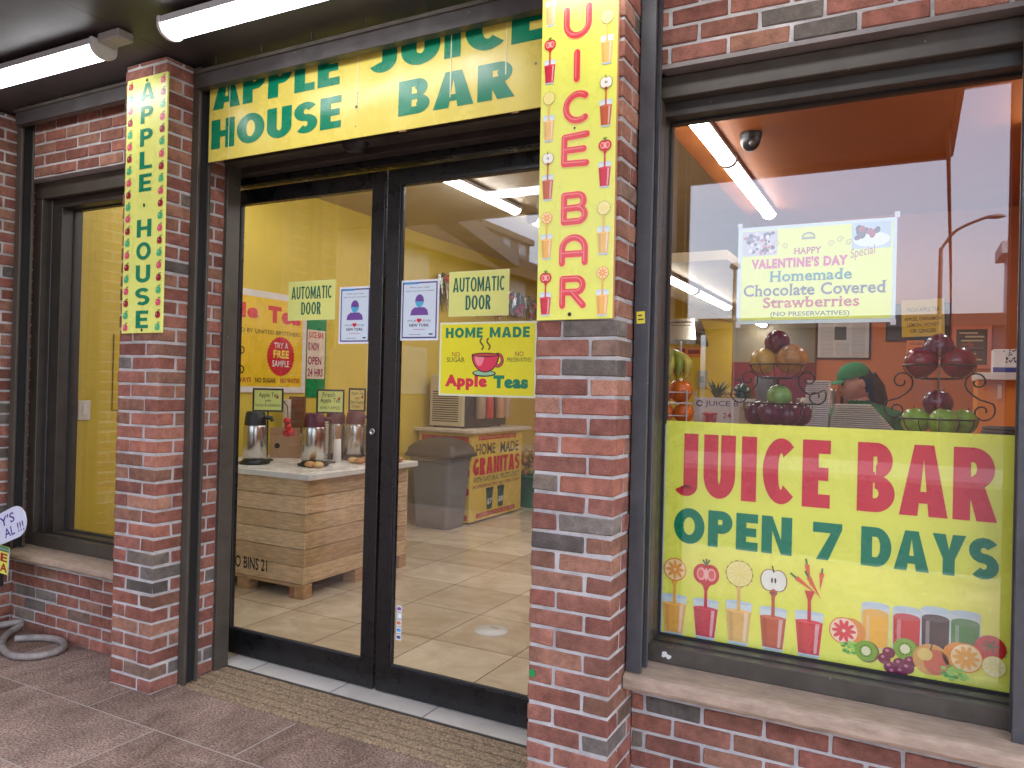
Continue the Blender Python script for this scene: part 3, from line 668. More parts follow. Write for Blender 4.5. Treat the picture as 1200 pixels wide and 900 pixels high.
m = MB(S(170, 96, 42)); m.box(-1.27, 1.7, .47, 4.7, 3.0, 3.08); m.box(-1.27, -1.24, .47, 4.7, 3.0805, 3.2); struct(m, 'orange_ceiling', 'wall')
m = MB(S(180, 162, 128)); m.box(-2.33, -1.28, 3.55, 8.9, 2.525, 2.6); struct(m, 'lowered_ceiling', 'wall')
m = MB(S(196, 180, 156)); m.box(-1.438, 1.7, .46, 9.1, 3.2, 3.3); struct(m, 'shop_ceiling_rear', 'wall')
# closes the building behind the facade metalwork
m = MB(S(70, 60, 56)); m.box(-5.1, -3.447, .445, .468, 2.655, 3.4); m.box(-3.3, -1.1, .645, .66, 2.85, 3.3); m.box(-.868, 1.8, .445, .468, 2.6, 3.3); m.box(-.868, 1.8, .445, .468, 0, .5); m.box(-5.1, -3.447, .445, .468, 0, .45); m.box(.38, 1.8, .30, .468, .5, 2.62); m.box(-1.1, -.868, .445, .468, 0, 3.3); m.box(-3.446, -3.32, .445, .468, 0, 3.3)
struct(m, 'inner_shell', 'matte')
m = MB(S(190, 108, 58)); m.box(-.735, 1.598, 4.6, 4.68, 0, 2.999); m.build('orange_partition', 'wall', kind='structure')
m = MB(S(120, 78, 44)); m.box(-.742, -.736, 4.57, 4.68, 0, 2.999); struct(m, 'partition_edge', 'wood')

# ------------------------------------------------------------------ lamps in the shop
tube_light('strip_light', 'glowing strip light on the orange ceiling behind the big window', (-1.06, .95, 2.965), (-1.06, 2.45, 2.965), .05, 'lampin', WH, 'strip lights in the shop')
tube_light('strip_light', 'second strip light on the orange ceiling, end to end behind the first', (-1.06, 2.50, 2.965), (-1.06, 4.05, 2.965), .05, 'lampin', WH, 'strip lights in the shop')
tube_light('strip_light', 'strip light on the beige ceiling seen through the right door leaf', (-3.30, 2.55, 3.15), (-3.30, 3.85, 3.15), .055, 'lampin', WH, 'strip lights in the shop')
tube_light('strip_light', 'strip light whose corner shows beside the right edge of the door', (-3.32, 4.25, 3.15), (-3.32, 5.5, 3.15), .055, 'lampin', WH, 'strip lights in the shop')
for lab, a, b in (('first of the low strip lights at the left edge of the big window', 3.70, 4.88), ('second low strip light, just left of the valentine poster', 5.0, 6.45), ('last low strip light, above the melons of the left basket', 7.9, 8.85)):
    t = tube_light('strip_light', lab, (-1.895, a, 2.485), (-1.895, b, 2.485), .05, 'lampin', WH, 'strip lights in the shop')
tube_light('strip_light', 'added unseen strip light above the fruit display', (.6, 1.2, 2.965), (.6, 2.5, 2.965), .05, 'lampin', WH, 'strip lights in the shop')  # extra tube out of view, put in to brighten the shop
tube_light('strip_light', 'added strip light beside the yellow wall, unseen behind the door header', (-4.2, .9, 3.15), (-4.2, 2.2, 3.15), .05, 'lampin', WH, 'strip lights in the shop')  # added tube, never in view, for more light inside
tube_light('strip_light', 'added strip light over the shop floor, unseen behind the door header', (-2.4, 1.0, 3.15), (-2.4, 2.3, 3.15), .05, 'lampin', WH, 'strip lights in the shop')  # unseen extra fixture that raises the indoor light level
t = thing('camera_dome', 'dark round security camera dome on the orange ceiling', 'security camera', (-.855, 2.12, 2.998))
m = MB(S(40, 36, 34)); m.lathe([(.062, 2.999), (.064, 2.985), (.06, 2.972)], (-.855, 2.12, 0), 20); m.build('base', 'plastic', t)
m = MB(S(26, 25, 26)); m.lathe([(.058, 2.9715), (.055, 2.945), (.04, 2.915), (.02, 2.9), (.001, 2.897)], (-.855, 2.12, 0), 20); m.build('dome', 'plastic', t)
m = MB(S(90, 88, 90)); m.ball((-.835, 2.07, 2.928), .02, n=12, m=8); m.build('lens', 'plastic', t)

# ------------------------------------------------------------------ printed pictures
RED = S(214, 48, 62); GRN = S(0, 128, 92); YP = S(226, 226, 70); LEMON = S(228, 232, 124); INK = S(30, 26, 28); WHT = S(232, 232, 228)
def glass_shape(u, v, w, h, k=.72, n=1):
    return [(u - w / 2 * k, v), (u + w / 2 * k, v), (u + w / 2, v + h), (u - w / 2, v + h)]
def drink(m, fr, u, v0, h, w, kind, wz=.0006):
    """a tumbler below, half a fruit above, juice running down between them"""
    JU = dict(orange=S(240, 178, 84), tomato=S(206, 36, 60), pine=S(232, 186, 104), apple=S(196, 92, 52), carrot=S(212, 52, 54), grey=S(230, 190, 130))[kind]
    gh = h * .50; m.mark()
    m.poly(fr, glass_shape(u, v0, w, gh), S(214, 226, 226), wz)
    m.poly(fr, glass_shape(u, v0 + gh * .07, w * .94, gh * .74, .76), JU, wz + .0004)
    m.poly(fr, [(u - w * .30, v0 + gh * .1), (u - w * .18, v0 + gh * .1), (u - w * .24, v0 + gh * .78), (u - w * .38, v0 + gh * .78)], tuple(c * .82 for c in JU), wz + .0006)
    m.poly(fr, [(u + w * .17, v0 + gh * .1), (u + w * .27, v0 + gh * .1), (u + w * .36, v0 + gh * .8), (u + w * .22, v0 + gh * .8)], tuple(min(1, c * .6 + .38) for c in JU), wz + .0006)
    m.disc(fr, u, v0 + gh * .8, w * .44, w * .07, tuple(min(1, c * 1.15 + .05) for c in JU), wz + .0008)
    m.disc(fr, u, v0 + gh, w * .5, w * .075, S(196, 212, 222), wz + .0002)
    m.disc(fr, u, v0 + gh * .03, w * .35, w * .05, S(184, 204, 210), wz + .0005)
    fv = v0 + h * .84; r = w * .5
    m.poly(fr, [(u - r * .35, fv - r * .6), (u + r * .35, fv - r * .6), (u + r * .1, fv - r * 1.3), (u + r * .13, v0 + gh * .8), (u - r * .13, v0 + gh * .8), (u - r * .12, fv - r * 1.3)], JU, wz + .0010)
    if kind in ('orange', 'grey'):
        m.disc(fr, u, fv, r * .92, r * .92, S(236, 150, 50), wz + .0012); m.disc(fr, u, fv, r * .82, r * .82, S(250, 222, 170), wz + .0014)
        for a in range(8): m.disc(fr, u + r * .43 * math.cos(a * .785), fv + r * .43 * math.sin(a * .785), r * .34, r * .13, S(240, 164, 80), wz + .0016 + a * .00003, 10, tilt=a * 45)
    elif kind == 'tomato':
        m.disc(fr, u - r * .32, fv, r * .68, r * .78, S(204, 34, 44), wz + .0012); m.disc(fr, u + r * .32, fv, r * .68, r * .78, S(204, 34, 44), wz + .00125)
        m.poly(fr, [(u - r * .8, fv - r * .4), (u + r * .8, fv - r * .4), (u, fv - r * 1.15)], S(204, 34, 44), wz + .0013)
        for q in (-1, 1): m.disc(fr, u + q * r * .38, fv, r * .36, r * .5, S(244, 170, 160), wz + .0015 + q * .00004); m.disc(fr, u + q * r * .42, fv, r * .22, r * .34, S(222, 90, 84), wz + .0017 + q * .00004)
        m.disc(fr, u, fv, r * .1, r * .5, S(244, 190, 180), wz + .0018)
        for a in (60, 90, 125): m.ribbon(fr, [(u, fv + r * .7), (u + r * .5 * math.cos(R(a)), fv + r * .7 + r * .5 * math.sin(R(a)))], r * .12, S(50, 110, 50), wz + .0019 + a * 1e-6, False)
    elif kind == 'pine':
        m.disc(fr, u, fv, r * 1.05, r * 1.05, S(150, 130, 60), wz + .0012, 28, spikes=.07); m.disc(fr, u, fv, r * .96, r * .96, S(246, 232, 150), wz + .0014)
        for a in range(12): m.ribbon(fr, [(u + r * .25 * math.cos(a * .5236), fv + r * .25 * math.sin(a * .5236)), (u + r * .85 * math.cos(a * .5236), fv + r * .85 * math.sin(a * .5236))], r * .035, S(226, 204, 104), wz + .0016 + a * 1e-5, False)
        m.disc(fr, u, fv, r * .2, r * .2, S(244, 226, 130), wz + .0019)
    elif kind == 'apple':
        for q in (-1, 1): m.disc(fr, u + q * r * .36, fv, r * .6, r * .82, S(120, 30, 34), wz + .0012 + q * .00004); m.disc(fr, u + q * r * .34, fv, r * .56, r * .77, S(238, 236, 220), wz + .0014 + q * .00004)
        m.disc(fr, u - r * .12, fv, r * .07, r * .2, S(80, 50, 40), wz + .0017); m.disc(fr, u + r * .12, fv, r * .07, r * .2, S(80, 50, 40), wz + .0017)
        m.ribbon(fr, [(u, fv + r * .6), (u - r * .12, fv + r * 1.1)], r * .1, S(70, 60, 44), wz + .0018, False)
        m.disc(fr, u, fv - r * .95, r * .3, r * .1, S(150, 70, 60), wz + .0018)
    elif kind == 'carrot':
        for (dx, dy, a, L) in ((-.1, .55, 100, 1.5), (.75, .2, 85, 1.2), (-.25, -.25, 145, 1.7), (.3, -.3, 120, 1.6)):
            ca, sa = math.cos(R(a)), math.sin(R(a)); x, y = u + dx * r, fv + dy * r; t_ = r * .17
            m.poly(fr, [(x + ca * L * r * .5 - sa * t_, y + sa * L * r * .5 + ca * t_), (x + ca * L * r * .5 + sa * t_, y + sa * L * r * .5 - ca * t_), (x - ca * L * r * .6, y - sa * L * r * .6)][::-1], S(230, 96, 56), wz + .0012 + dx * .0002)
            m.ribbon(fr, [(x + ca * L * r * .5, y + sa * L * r * .5), (x + ca * L * r * .8, y + sa * L * r * .8)], r * .14, S(40, 120, 60), wz + .0015, False)
def apple_print(m, fr, u, v, r, col, leaf, w=.0007):
    m.mark(); m.disc(fr, u - r * .35, v, r * .62, r * .9, col, w, 14); m.disc(fr, u + r * .35, v, r * .62, r * .9, col, w + .0001, 14)
    m.disc(fr, u - r * .42, v + r * .25, r * .2, r * .3, tuple(min(1, c * .55 + .35) for c in col), w + .0002, 10)
    m.ribbon(fr, [(u, v + r * .7), (u + r * .25, v + r * 1.35)], r * .16, S(60, 60, 40), w + .0003, False)
    m.disc(fr, u + r * .62, v + r * 1.15, r * .36, r * .14, leaf, w + .0004, 10, tilt=25)
def screw(m, fr, u, v, r=.006): m.mark(); m.disc(fr, u, v, r, r, S(24, 22, 20), .0024, 12)

# the vertical APPLE HOUSE sign
t = thing('vertical_sign', 'tall yellow sign with green letters reading down APPLE HOUSE and rows of little apples', 'sign', (-3.412, 0, 1.708))
fr = frame(-3.412, -.0105, 1.708, 0, .25); Wd, Hh = .292, 1.232
m = MB(LEMON); m.fbox(fr, 0, Wd, 0, Hh, -.0095, 0); m.build('panel', 'print', t, bevel=.001)
m = MB()
for i, ch in enumerate(['A', 'P', 'P', 'L', 'E', None, 'H', 'O', 'U', 'S', 'E']):
    vc = Hh * (1 - (.060 + .0887 * i)); h = .084
    if ch is None: m.disc(fr, Wd / 2, vc, .008, .008, GRN, .0011, 14); continue
    wd = .105 if ch in 'AOHUS' else .09
    block(m, fr, ch, Wd / 2 - wd / 2 + .004, Wd / 2 + wd / 2 + .004, vc - h / 2, vc + h / 2, GRN, .0011, .19, .19)
m.build('lettering', 'print', t)
m = MB(); AP = [(S(150, 24, 48), S(70, 120, 60)), (S(70, 176, 120), S(40, 140, 90)), (S(214, 84, 108), S(90, 130, 70))]
for c, u in ((0, .028), (1, Wd - .03)):
    for i in range(21): a = AP[(i + (2 if c else 0)) % 3]; apple_print(m, fr, u, Hh * (.972 - i * .0475), .0185, a[0], a[1], .0011)
m.build('apple_print', 'print', t)
m = MB(); screw(m, fr, Wd * .5, Hh * .985, .008); screw(m, fr, Wd * .5, Hh * .5); screw(m, fr, Wd * .52, Hh * .012, .007); m.build('screw', 'black', t)

# the vertical JUICE BAR sign
t = thing('vertical_sign', 'tall yellow sign with rounded red letters reading down JUICE BAR between drink pictures', 'sign', (-1.163, 0, 1.728))
fr = frame(-1.163, -.0115, 1.728, 0, .35); Wd, Hh = .279, 1.28
m = MB(S(228, 230, 100)); m.fbox(fr, 0, Wd, 0, Hh, -.0105, 0); m.build('panel', 'print', t, bevel=.001)
m = MB(S(190, 140, 90)); m.fbox(fr, Wd, Wd + .004, 0, Hh, -.0105, -.001); m.build('edge_strip', 'plastic', t)
m = MB()
def arc(u, v, ru, rv, a0, a1, n=14): return [(u + ru * math.cos(R(a0 + (a1 - a0) * i / n)), v + rv * math.sin(R(a0 + (a1 - a0) * i / n))) for i in range(n + 1)]
def mono(ch, u, v, w, h):
    a, b = w / 2, h / 2; k = b - a
    if ch == 'U': return [[(u - a, v + b)] + arc(u, v - k if k > 0 else v, a, a if k > 0 else b, 180, 360) + [(u + a, v + b)]]
    if ch == 'J': return [arc(u - a * .2, v - b + a * .8, a * .8, a * .8, 200, 360) + [(u + a * .6, v + b)]]
    if ch == 'I': return [[(u, v - b), (u, v + b)]]
    if ch == 'C': return [arc(u + a * .2, v, a * 1.2, b, 55, 305, 22)]
    if ch == 'E': return [[(u + a, v + b), (u - a, v + b * .92), (u - a, v - b * .92), (u + a, v - b)], [(u - a, v), (u + a * .75, v)]]
    if ch == 'B': return [[(u - a, v + b), (u - a, v - b)], [(u - a, v + b)] + arc(u + a * .35, v + b * .52, a * .55, b * .48, 90, -90) + [(u - a * .9, v)], arc(u + a * .4, v - b * .5, a * .62, b * .5, 90, -90) + [(u - a, v - b)]]
    if ch == 'A': return [[(u - a, v - b)] + arc(u, v + b * .1, a, b * .9, 180, 0) + [(u + a, v - b)], [(u - a, v - b * .3), (u + a, v - b * .3)]]
    if ch == 'R': return [[(u - a, v - b), (u - a, v + b)] + arc(u + a * .35, v + b * .5, a * .6, b * .5, 90, -90) + [(u - a, v + .0)], [(u - a * .1, v), (u + a, v - b)]]
z_at = lambda py: Hh * (374 - py) / 374 * 1.0
def put_mono(ch, y0, y1, w):
    m.mark()
    vt, vb = 1.093 * (374 - y0) / 374, 1.093 * (374 - y1) / 374
    for st in mono(ch, Wd * .485, (vt + vb) / 2, w, (vt - vb) * .86):
        m.ribbon(fr, st, .0285, S(250, 214, 120), .0010); m.ribbon(fr, st, .0225, S(222, 66, 72), .0014)
        m.ribbon(fr, [(a - .004, b + .004) for a, b in st], .004, S(240, 132, 128), .0018)
for ch, a, b, w in (('J', -52, -14, .085), ('U', 7, 44, .082), ('I', 59, 95, .08), ('C', 108, 144, .075), ('E', 156, 195, .082), ('B', 226, 262, .076), ('A', 276, 310, .084), ('R', 324, 360, .076)): put_mono(ch, a, b, w)
m.build('lettering', 'print', t)
m = MB()
def vz(py): return 1.093 * (374 - py) / 374
for kind, a, b in (('grey', -36, 24), ('tomato', 37, 93), ('pine', 100, 162), ('apple', 172, 232), ('orange', 243, 302), ('tomato', 315, 369)): drink(m, fr, .033, vz(b), vz(a) - vz(b), .044, kind, .0010)
for kind, a, b in (('tomato', -52, 6), ('pine', 17, 82), ('apple', 93, 154), ('tomato', 166, 224), ('pine', 237, 301), ('orange', 312, 371)): drink(m, fr, Wd - .036, vz(b), vz(a) - vz(b), .046, kind, .0010)
m.build('drink_print', 'print', t)
m = MB(); screw(m, fr, Wd * .45, .018, .007); screw(m, fr, Wd * .47, vz(150), .004); m.build('screw', 'black', t)

# the wide sign over the door
t = thing('door_sign', 'wide yellow sign with green APPLE HOUSE and JUICE BAR lettering above the sliding door', 'sign', (-3.09, .2, 2.56))
fr = frame(-3.085, .198, 2.562, 0, 0); Wd, Hh = 1.93, .46; YS = S(226, 208, 98)
m = MB(YS); m.fbox(fr, 0, Wd, 0, Hh, -.004, 0); m.build('panel', 'print', t, bevel=.001)
m = MB(); B_ = .03
def big(txt, x0, x1, z0, z1): block(m, fr, txt, x0 + 3.085, x1 + 3.085, z0 - 2.562, z1 - 2.562, GRN, .0014, .30, .215, .08, 1.14)
big('APPLE', -3.06, -2.262, 2.814, 2.975); big('HOUSE', -3.065, -2.248, 2.622, 2.764)
big('JUICE', -2.10, -1.250, 2.824, 3.012); big('BAR', -1.938, -1.384, 2.622, 2.768)
m.build('lettering', 'print', t)
m = MB(S(226, 222, 190))
for u, a, b in ((.141, .004, Hh), (.924, .11, Hh), (1.405, .1, Hh), (1.66, .15, Hh)): m.rect(fr, u - .0022, u + .0022, a, b, S(232, 228, 186), .0022)
m.build('seam', 'print', t)
m = MB(S(70, 60, 40))
pts = [(.924 + math.sin(i * 1.7) * .008, .20 - i * .006) for i in range(10)]; m.ribbon(fr, pts, .0016, S(60, 54, 40), .0026, False)
m.disc(fr, .922, .135, .007, .007, S(50, 44, 36), .0026, 12); m.disc(fr, .92, .05, .003, .003, S(50, 44, 36), .0026, 10); m.disc(fr, 1.79, .17, .006, .006, S(150, 140, 110), .0026, 12)
m.build('tie_wire', 'black', t)
m = MB(S(140, 96, 50)); m.fbox(fr, 1.15, 1.19, -.006, 0, -.003, -.001); m.fbox(fr, 1.69, 1.72, -.006, 0, -.003, -.001); m.build('torn_edge', 'paper', t)

# ------------------------------------------------------------------ the big window poster
t = thing('window_poster', 'big yellow JUICE BAR OPEN 7 DAYS poster across the lower right window', 'poster', (-.815, .41, .553))
fr = frame(-.8225, .4115, .585, 0, 0); Wd, Hh = 1.114, .798; X0, Z0 = -.8225, .585
PY_ = S(238, 238, 96)
m = MB(PY_); m.fbox(fr, .008, Wd, 0, Hh, -.003, 0); m.build('sheet', 'print', t)
m = MB(S(196, 208, 214)); m.fbox(fr, -.0, .0078, 0, Hh * .985, -.003, 0); m.build('sheet_edge', 'plastic', t)
m = MB()
def pt(txt, x0, x1, z0, z1, col, a, b, g, wd): block(m, fr, txt, x0 - X0, x1 - X0, z0 - Z0, z1 - Z0, col, .0012, a, b, g, wd)
pt('JUICE', -.779, -.240, 1.106, 1.338, RED, .205, .20, .085, .68); pt('BAR', -.156, .243, 1.108, 1.339, RED, .215, .20, .06, .82)
pt('OPEN', -.776, -.359, .930, 1.062, GRN, .25, .24, .09, 1.02); pt('7', -.291, -.199, .930, 1.057, GRN, .26, .27, .09, 1.1); pt('DAYS', -.140, .250, .928, 1.058, GRN, .25, .24, .06, 1.0)
m.build('lettering', 'print', t)
m = MB()
for kind, x, zt, zb in (('orange', -.768, .876, .585), ('tomato', -.652, .872, .589), ('pine', -.534, .893, .590), ('apple', -.416, .884, .590), ('carrot', -.297, .895, .590)): drink(m, fr, x - X0, zb - Z0, zt - zb, .094, kind, .0010)
m.build('drink_print', 'print', t)
m = MB()
def fz(x, z): return x - X0, z - Z0
def lettuce(x, z, r, w):
    u, v = fz(x, z); m.mark()
    for i in range(26): a = random.uniform(0, 6.28); q = random.uniform(0, 1) ** .5; m.disc(fr, u + r * q * math.cos(a), v + r * .6 * q * math.sin(a), r * .22, r * .16, random.choice([S(120, 190, 70), S(80, 160, 60), S(160, 214, 100)]), w + i * 2e-5, 9)
def tall_glass(x, z0, z1, w, col, wz):
    u, v = fz(x, z0); h = z1 - z0; m.mark()
    m.poly(fr, glass_shape(u, v, w, h, .96), S(206, 216, 216), wz); m.poly(fr, glass_shape(u, v + h * .03, w * .93, h * .80, .96), col, wz + .0002)
    m.poly(fr, glass_shape(u - w * .26, v + h * .06, w * .13, h * .7, 1), tuple(min(1, c * .7 + .22) for c in col), wz + .0004)
    m.disc(fr, u, v + h * .83, w * .45, w * .14, tuple(min(1, c * .85 + .06) for c in col), wz + .0005); m.disc(fr, u, v + h, w * .5, w * .13, S(188, 206, 214), wz + .0001)
m.mark(); m.disc(fr, *fz(.152, .735), .062, .052, S(120, 84, 50), .0010, tilt=-35); m.disc(fr, *fz(.16, .742), .05, .04, S(150, 110, 70), .0011, tilt=-35)
lettuce(.253, .704, .025, .0009)
for x, c, w in ((-.092, S(244, 186, 60), .0012), (.0, S(204, 24, 26), .0013), (.082, S(16, 10, 22), .0014), (.164, S(14, 130, 48), .0015)): tall_glass(x, .655, .80 + (.012 if x > 0 else 0), .084, c, w)
def cut_fruit(x, z, r, rind, pith, flesh, w, seg=10, off=0.0):
    u, v = fz(x, z); m.mark()
    if off: m.disc(fr, u + off, v + r * .02, r * .98, r * .98, rind, w)
    m.disc(fr, u, v, r, r, rind, w + .0001); m.disc(fr, u, v, r * .92, r * .92, pith, w + .0003)
    for a in range(seg): m.disc(fr, u + r * .47 * math.cos(a * 6.283 / seg), v + r * .47 * math.sin(a * 6.283 / seg), r * .37, r * .14, flesh, w + .0005 + a * 2e-5, 10, tilt=a * 360 / seg)
cut_fruit(-.187, .70, .046, S(232, 150, 70), S(250, 218, 190), S(226, 74, 80), .0018, off=.022)
lettuce(-.16, .648, .035, .0019)
def kiwi(x, z, r, w):
    u, v = fz(x, z); m.mark(); m.disc(fr, u + r * .12, v - r * .05, r, r, S(120, 100, 50), w); m.disc(fr, u, v, r * .95, r * .95, S(128, 176, 50), w + .0002); m.disc(fr, u, v, r * .38, r * .42, S(232, 232, 190), w + .0004)
    for a in range(14): m.disc(fr, u + r * .5 * math.cos(a * .449), v + r * .5 * math.sin(a * .449), r * .07, r * .045, S(40, 36, 20), w + .0005, 8, tilt=a * 25.7)
kiwi(-.118, .645, .036, .0024); kiwi(-.003, .672, .037, .0024)
m.mark()
for i, (x, z) in enumerate(((-.05, .652), (-.063, .63), (-.045, .606), (-.018, .622), (-.012, .596), (.014, .634), (-.036, .59), (.006, .612))):
    u, v = fz(x, z); m.disc(fr, u, v, .019, .018, S(126, 26, 66), .0030 + i * 4e-5); m.disc(fr, u - .005, v + .006, .006, .005, S(206, 130, 160), .0034 + i * 4e-5, 10)
u, v = fz(.072, .652); m.mark(); m.disc(fr, u, v, .053, .05, S(222, 166, 90), .0036); m.disc(fr, u + .014, v - .006, .036, .04, S(212, 110, 80), .0038); m.disc(fr, u - .018, v + .014, .022, .02, S(232, 206, 120), .0040); m.ribbon(fr, [(u - .002, v + .03), (u + .002, v + .05)], .004, S(80, 56, 40), .0042)
u, v = fz(.232, .716); m.mark(); m.disc(fr, u, v, .043, .041, S(200, 40, 40), .0034)
for a in range(6): m.ribbon(fr, [(u, v + .008), (u + .024 * math.cos(a * 1.05), v + .008 + .02 * math.sin(a * 1.05))], .005, S(60, 100, 50), .0037 + a * 2e-5, False)
cut_fruit(.168, .675, .046, S(236, 150, 50), S(250, 226, 170), S(244, 178, 80), .0038, off=-.02)
cut_fruit(.243, .662, .033, S(238, 216, 90), S(248, 240, 190), S(240, 228, 150), .0042, 9)
lettuce(.135, .622, .036, .0046)
m.build('fruit_print', 'print', t)

# ------------------------------------------------------------------ posters on the glass
t = thing('paper_poster', 'pale yellow valentine poster for chocolate strawberries taped on the big window', 'poster', (-.565, .411, 1.737))
fr = frame(-.565, .4095, 1.7405, 0, 0); Wd, Hh = .512, .347; PX, PZ = -.563, 1.740
m = MB(S(206, 216, 216)); m.fbox(fr, 0, Wd, 0, Hh, -.0018, 0); m.build('sheet', 'paper', t)
m = MB(S(220, 224, 92)); m.rect(fr, .013, Wd - .012, .013, Hh - .012, S(230, 234, 116), .0008); m.build('print_field', 'paper', t)
m = MB(); D = lambda x, z: (x - PX, z - PZ)
def vt(txt, x0, x1, z0, z1, col, **k): m.text(fr, txt, x0 - PX, x1 - PX, z0 - PZ, z1 - PZ, col, .0014, **k)
vt('HAPPY', -.372, -.282, 1.982, 2.004, S(190, 60, 90), bold=.02, slab=True)
vt("VALENTINE'S DAY", -.515, -.198, 1.936, 1.972, S(206, 66, 120), bold=.06)
vt('Special', -.192, -.112, 1.955, 1.995, S(190, 120, 110), shear=.3, rot=10)
vt('Homemade', -.452, -.185, 1.888, 1.926, S(30, 128, 120), bold=.022, slab=True)
vt('Chocolate Covered', -.540, -.080, 1.838, 1.880, S(96, 84, 106), bold=.02, slab=True)
vt('Strawberries', -.472, -.160, 1.796, 1.834, S(190, 44, 60), bold=.022, slab=True)
vt('(NO PRESERVATIVES)', -.446, -.190, 1.762, 1.782, S(70, 60, 60), bold=.01, slab=True)
for q in (-1, 1):
    for j in range(3):
        c = (-.327 + q * (.075 + .028 * j), 2.012 + (.012 if j == 1 else 0))
        m.ribbon(fr, [D(c[0] + .012 * (1 - i / 14) * math.cos(i * .7) * q, c[1] + .012 * (1 - i / 14) * math.sin(i * .7)) for i in range(12)], .0022, S(190, 160, 110), .0014, False)
m.disc(fr, *D(-.325, 2.04), .022, .017, S(150, 150, 110), .0012, 20, 0, 180); m.disc(fr, *D(-.325, 2.04), .016, .011, S(222, 226, 130), .0015, 16, 0, 180); m.rect(fr, *D(-.347, 0)[:1], *D(-.303, 0)[:1], 2.032 - PZ, 2.039 - PZ, S(150, 150, 110), .0013)
m.build('lettering', 'paper', t)
m = MB()
m.rect(fr, -.548 - PX, -.428 - PX, 1.983 - PZ, 2.072 - PZ, S(196, 190, 196), .0010)
for i in range(46): m.disc(fr, random.uniform(-.54, -.436) - PX, random.uniform(1.99, 2.064) - PZ, random.uniform(.004, .009), random.uniform(.004, .009), random.choice([S(60, 50, 66), S(90, 60, 70), S(200, 90, 110), S(226, 216, 220), S(226, 216, 220), S(120, 110, 130)]), .0012 + i * 1e-5, 8)
m.build('tray_picture', 'paper', t)
m = MB(); m.rect(fr, -.188 - PX, -.068 - PX, 1.988 - PZ, 2.076 - PZ, S(186, 200, 212), .0010); m.disc(fr, *D(-.127, 2.018), .056, .025, S(230, 232, 236), .0011)
for i in range(13): m.disc(fr, *D(-.127 + random.uniform(-.045, .045), 2.036 + random.uniform(-.016, .022)), .012, .009, random.choice([S(160, 40, 60), S(60, 50, 70), S(90, 60, 80), S(170, 60, 76), S(70, 66, 100)]), .0013 + i * 2e-5, 10, tilt=random.uniform(0, 90))
m.build('plate_picture', 'paper', t)
m = MB(S(214, 200, 200))
for u, v in ((-.002, Hh - .004), (Wd - .008, Hh - .002), (-.002, -.012), (Wd - .014, -.010)): m.rect(fr, u, u + .016, v, v + .02, S(206, 200, 200), .0019)
m.build('tape', 'paper', t)

DY = .5935
def door_poster(label, x0, x1, z0, z1, border, field, bw, name='paper_poster', cat='poster', tilt=0):
    t = thing(name, label, cat, (x0, DY, z0)); fr = frame(x0, DY, z0, 0, tilt); w, h = x1 - x0, z1 - z0
    m = MB(border); m.fbox(fr, 0, w, 0, h, -.0012, 0); m.build('sheet', 'paper', t)
    m = MB(field); m.rect(fr, bw, w - bw, bw, h - bw, field, .0006); m.build('print_field', 'paper', t)
    return t, fr, w, h
for lab, x0, x1, z0, z1 in (('yellow AUTOMATIC DOOR notice on the left door leaf', -2.918, -2.600, 1.816, 2.020), ('yellow AUTOMATIC DOOR notice on the right door leaf', -1.916, -1.599, 1.815, 2.023)):
    t, fr, w, h = door_poster(lab, x0, x1, z0, z1, S(226, 228, 150), S(224, 226, 128), .006)
    m = MB(); g = S(10, 96, 78); block(m, fr, 'AUTOMATIC', .022, w - .022, h * .54, h * .86, g, .0010, .13, .13, .06, .62); block(m, fr, 'DOOR', w * .29, w * .71, h * .14, h * .46, g, .0010, .15, .13, .07, .62); m.build('lettering', 'paper', t)
for lab, x0, x1, z0, z1 in (('white and violet mask notice on the left door leaf beside the centre stile', -2.571, -2.368, 1.692, 1.978), ('white and violet mask notice on the right door leaf beside the centre stile', -2.190, -1.970, 1.706, 1.995)):
    t, fr, w, h = door_poster(lab, x0, x1, z0, z1, S(226, 228, 232), S(78, 72, 128), .010)
    m = MB(); m.rect(fr, .017, w - .017, .017, h - .017, S(208, 220, 232), .0010); PU = S(112, 70, 150)
    m.rect(fr, .017, w * .48, h * .93, h * .965, S(70, 140, 200), .0013)
    c = w / 2; m.disc(fr, c, h * .655, .025, .030, PU, .0013); m.disc(fr, c, h * .635, .0225, .026, S(80, 170, 210), .0015, 20, 175, 365); m.rect(fr, c - .012, c + .012, h * .66, h * .668, S(60, 44, 90), .0017)
    m.poly(fr, [(c - .052, h * .415), (c + .052, h * .415), (c + .046, h * .50), (c + .028, h * .545), (c - .028, h * .545), (c - .046, h * .50)], PU, .0013)
    m.build('figure_print', 'paper', t)
    m = MB(); k = S(60, 62, 76)
    m.text(fr, 'Wear your mask', w * .24, w * .76, h * .855, h * .89, k, .0013); m.text(fr, "even if you're vaccinated", w * .14, w * .86, h * .80, h * .832, k, .0013)
    m.text(fr, "IT'S UP", w * .2, w * .42, h * .305, h * .34, k, .0013, bold=.01); m.text(fr, 'TO YOU', w * .58, w * .8, h * .305, h * .34, k, .0013, bold=.01)
    m.text(fr, 'NEW YORK', w * .24, w * .76, h * .225, h * .275, k, .0013, bold=.03)
    hr = S(206, 40, 60); m.disc(fr, c - .006, h * .335, .008, .008, hr, .0014); m.disc(fr, c + .006, h * .335, .008, .008, hr, .00145); m.poly(fr, [(c - .0135, h * .328), (c + .0135, h * .328), (c, h * .285)][::-1], hr, .0015)
    m.rect(fr, w * .34, w * .66, h * .175, h * .185, S(200, 120, 130), .0013); m.rect(fr, w * .24, w * .55, h * .09, h * .1, S(130, 134, 146), .0013); m.rect(fr, w * .76, w * .86, h * .09, h * .115, S(60, 66, 90), .0013)
    m.build('lettering', 'paper', t)
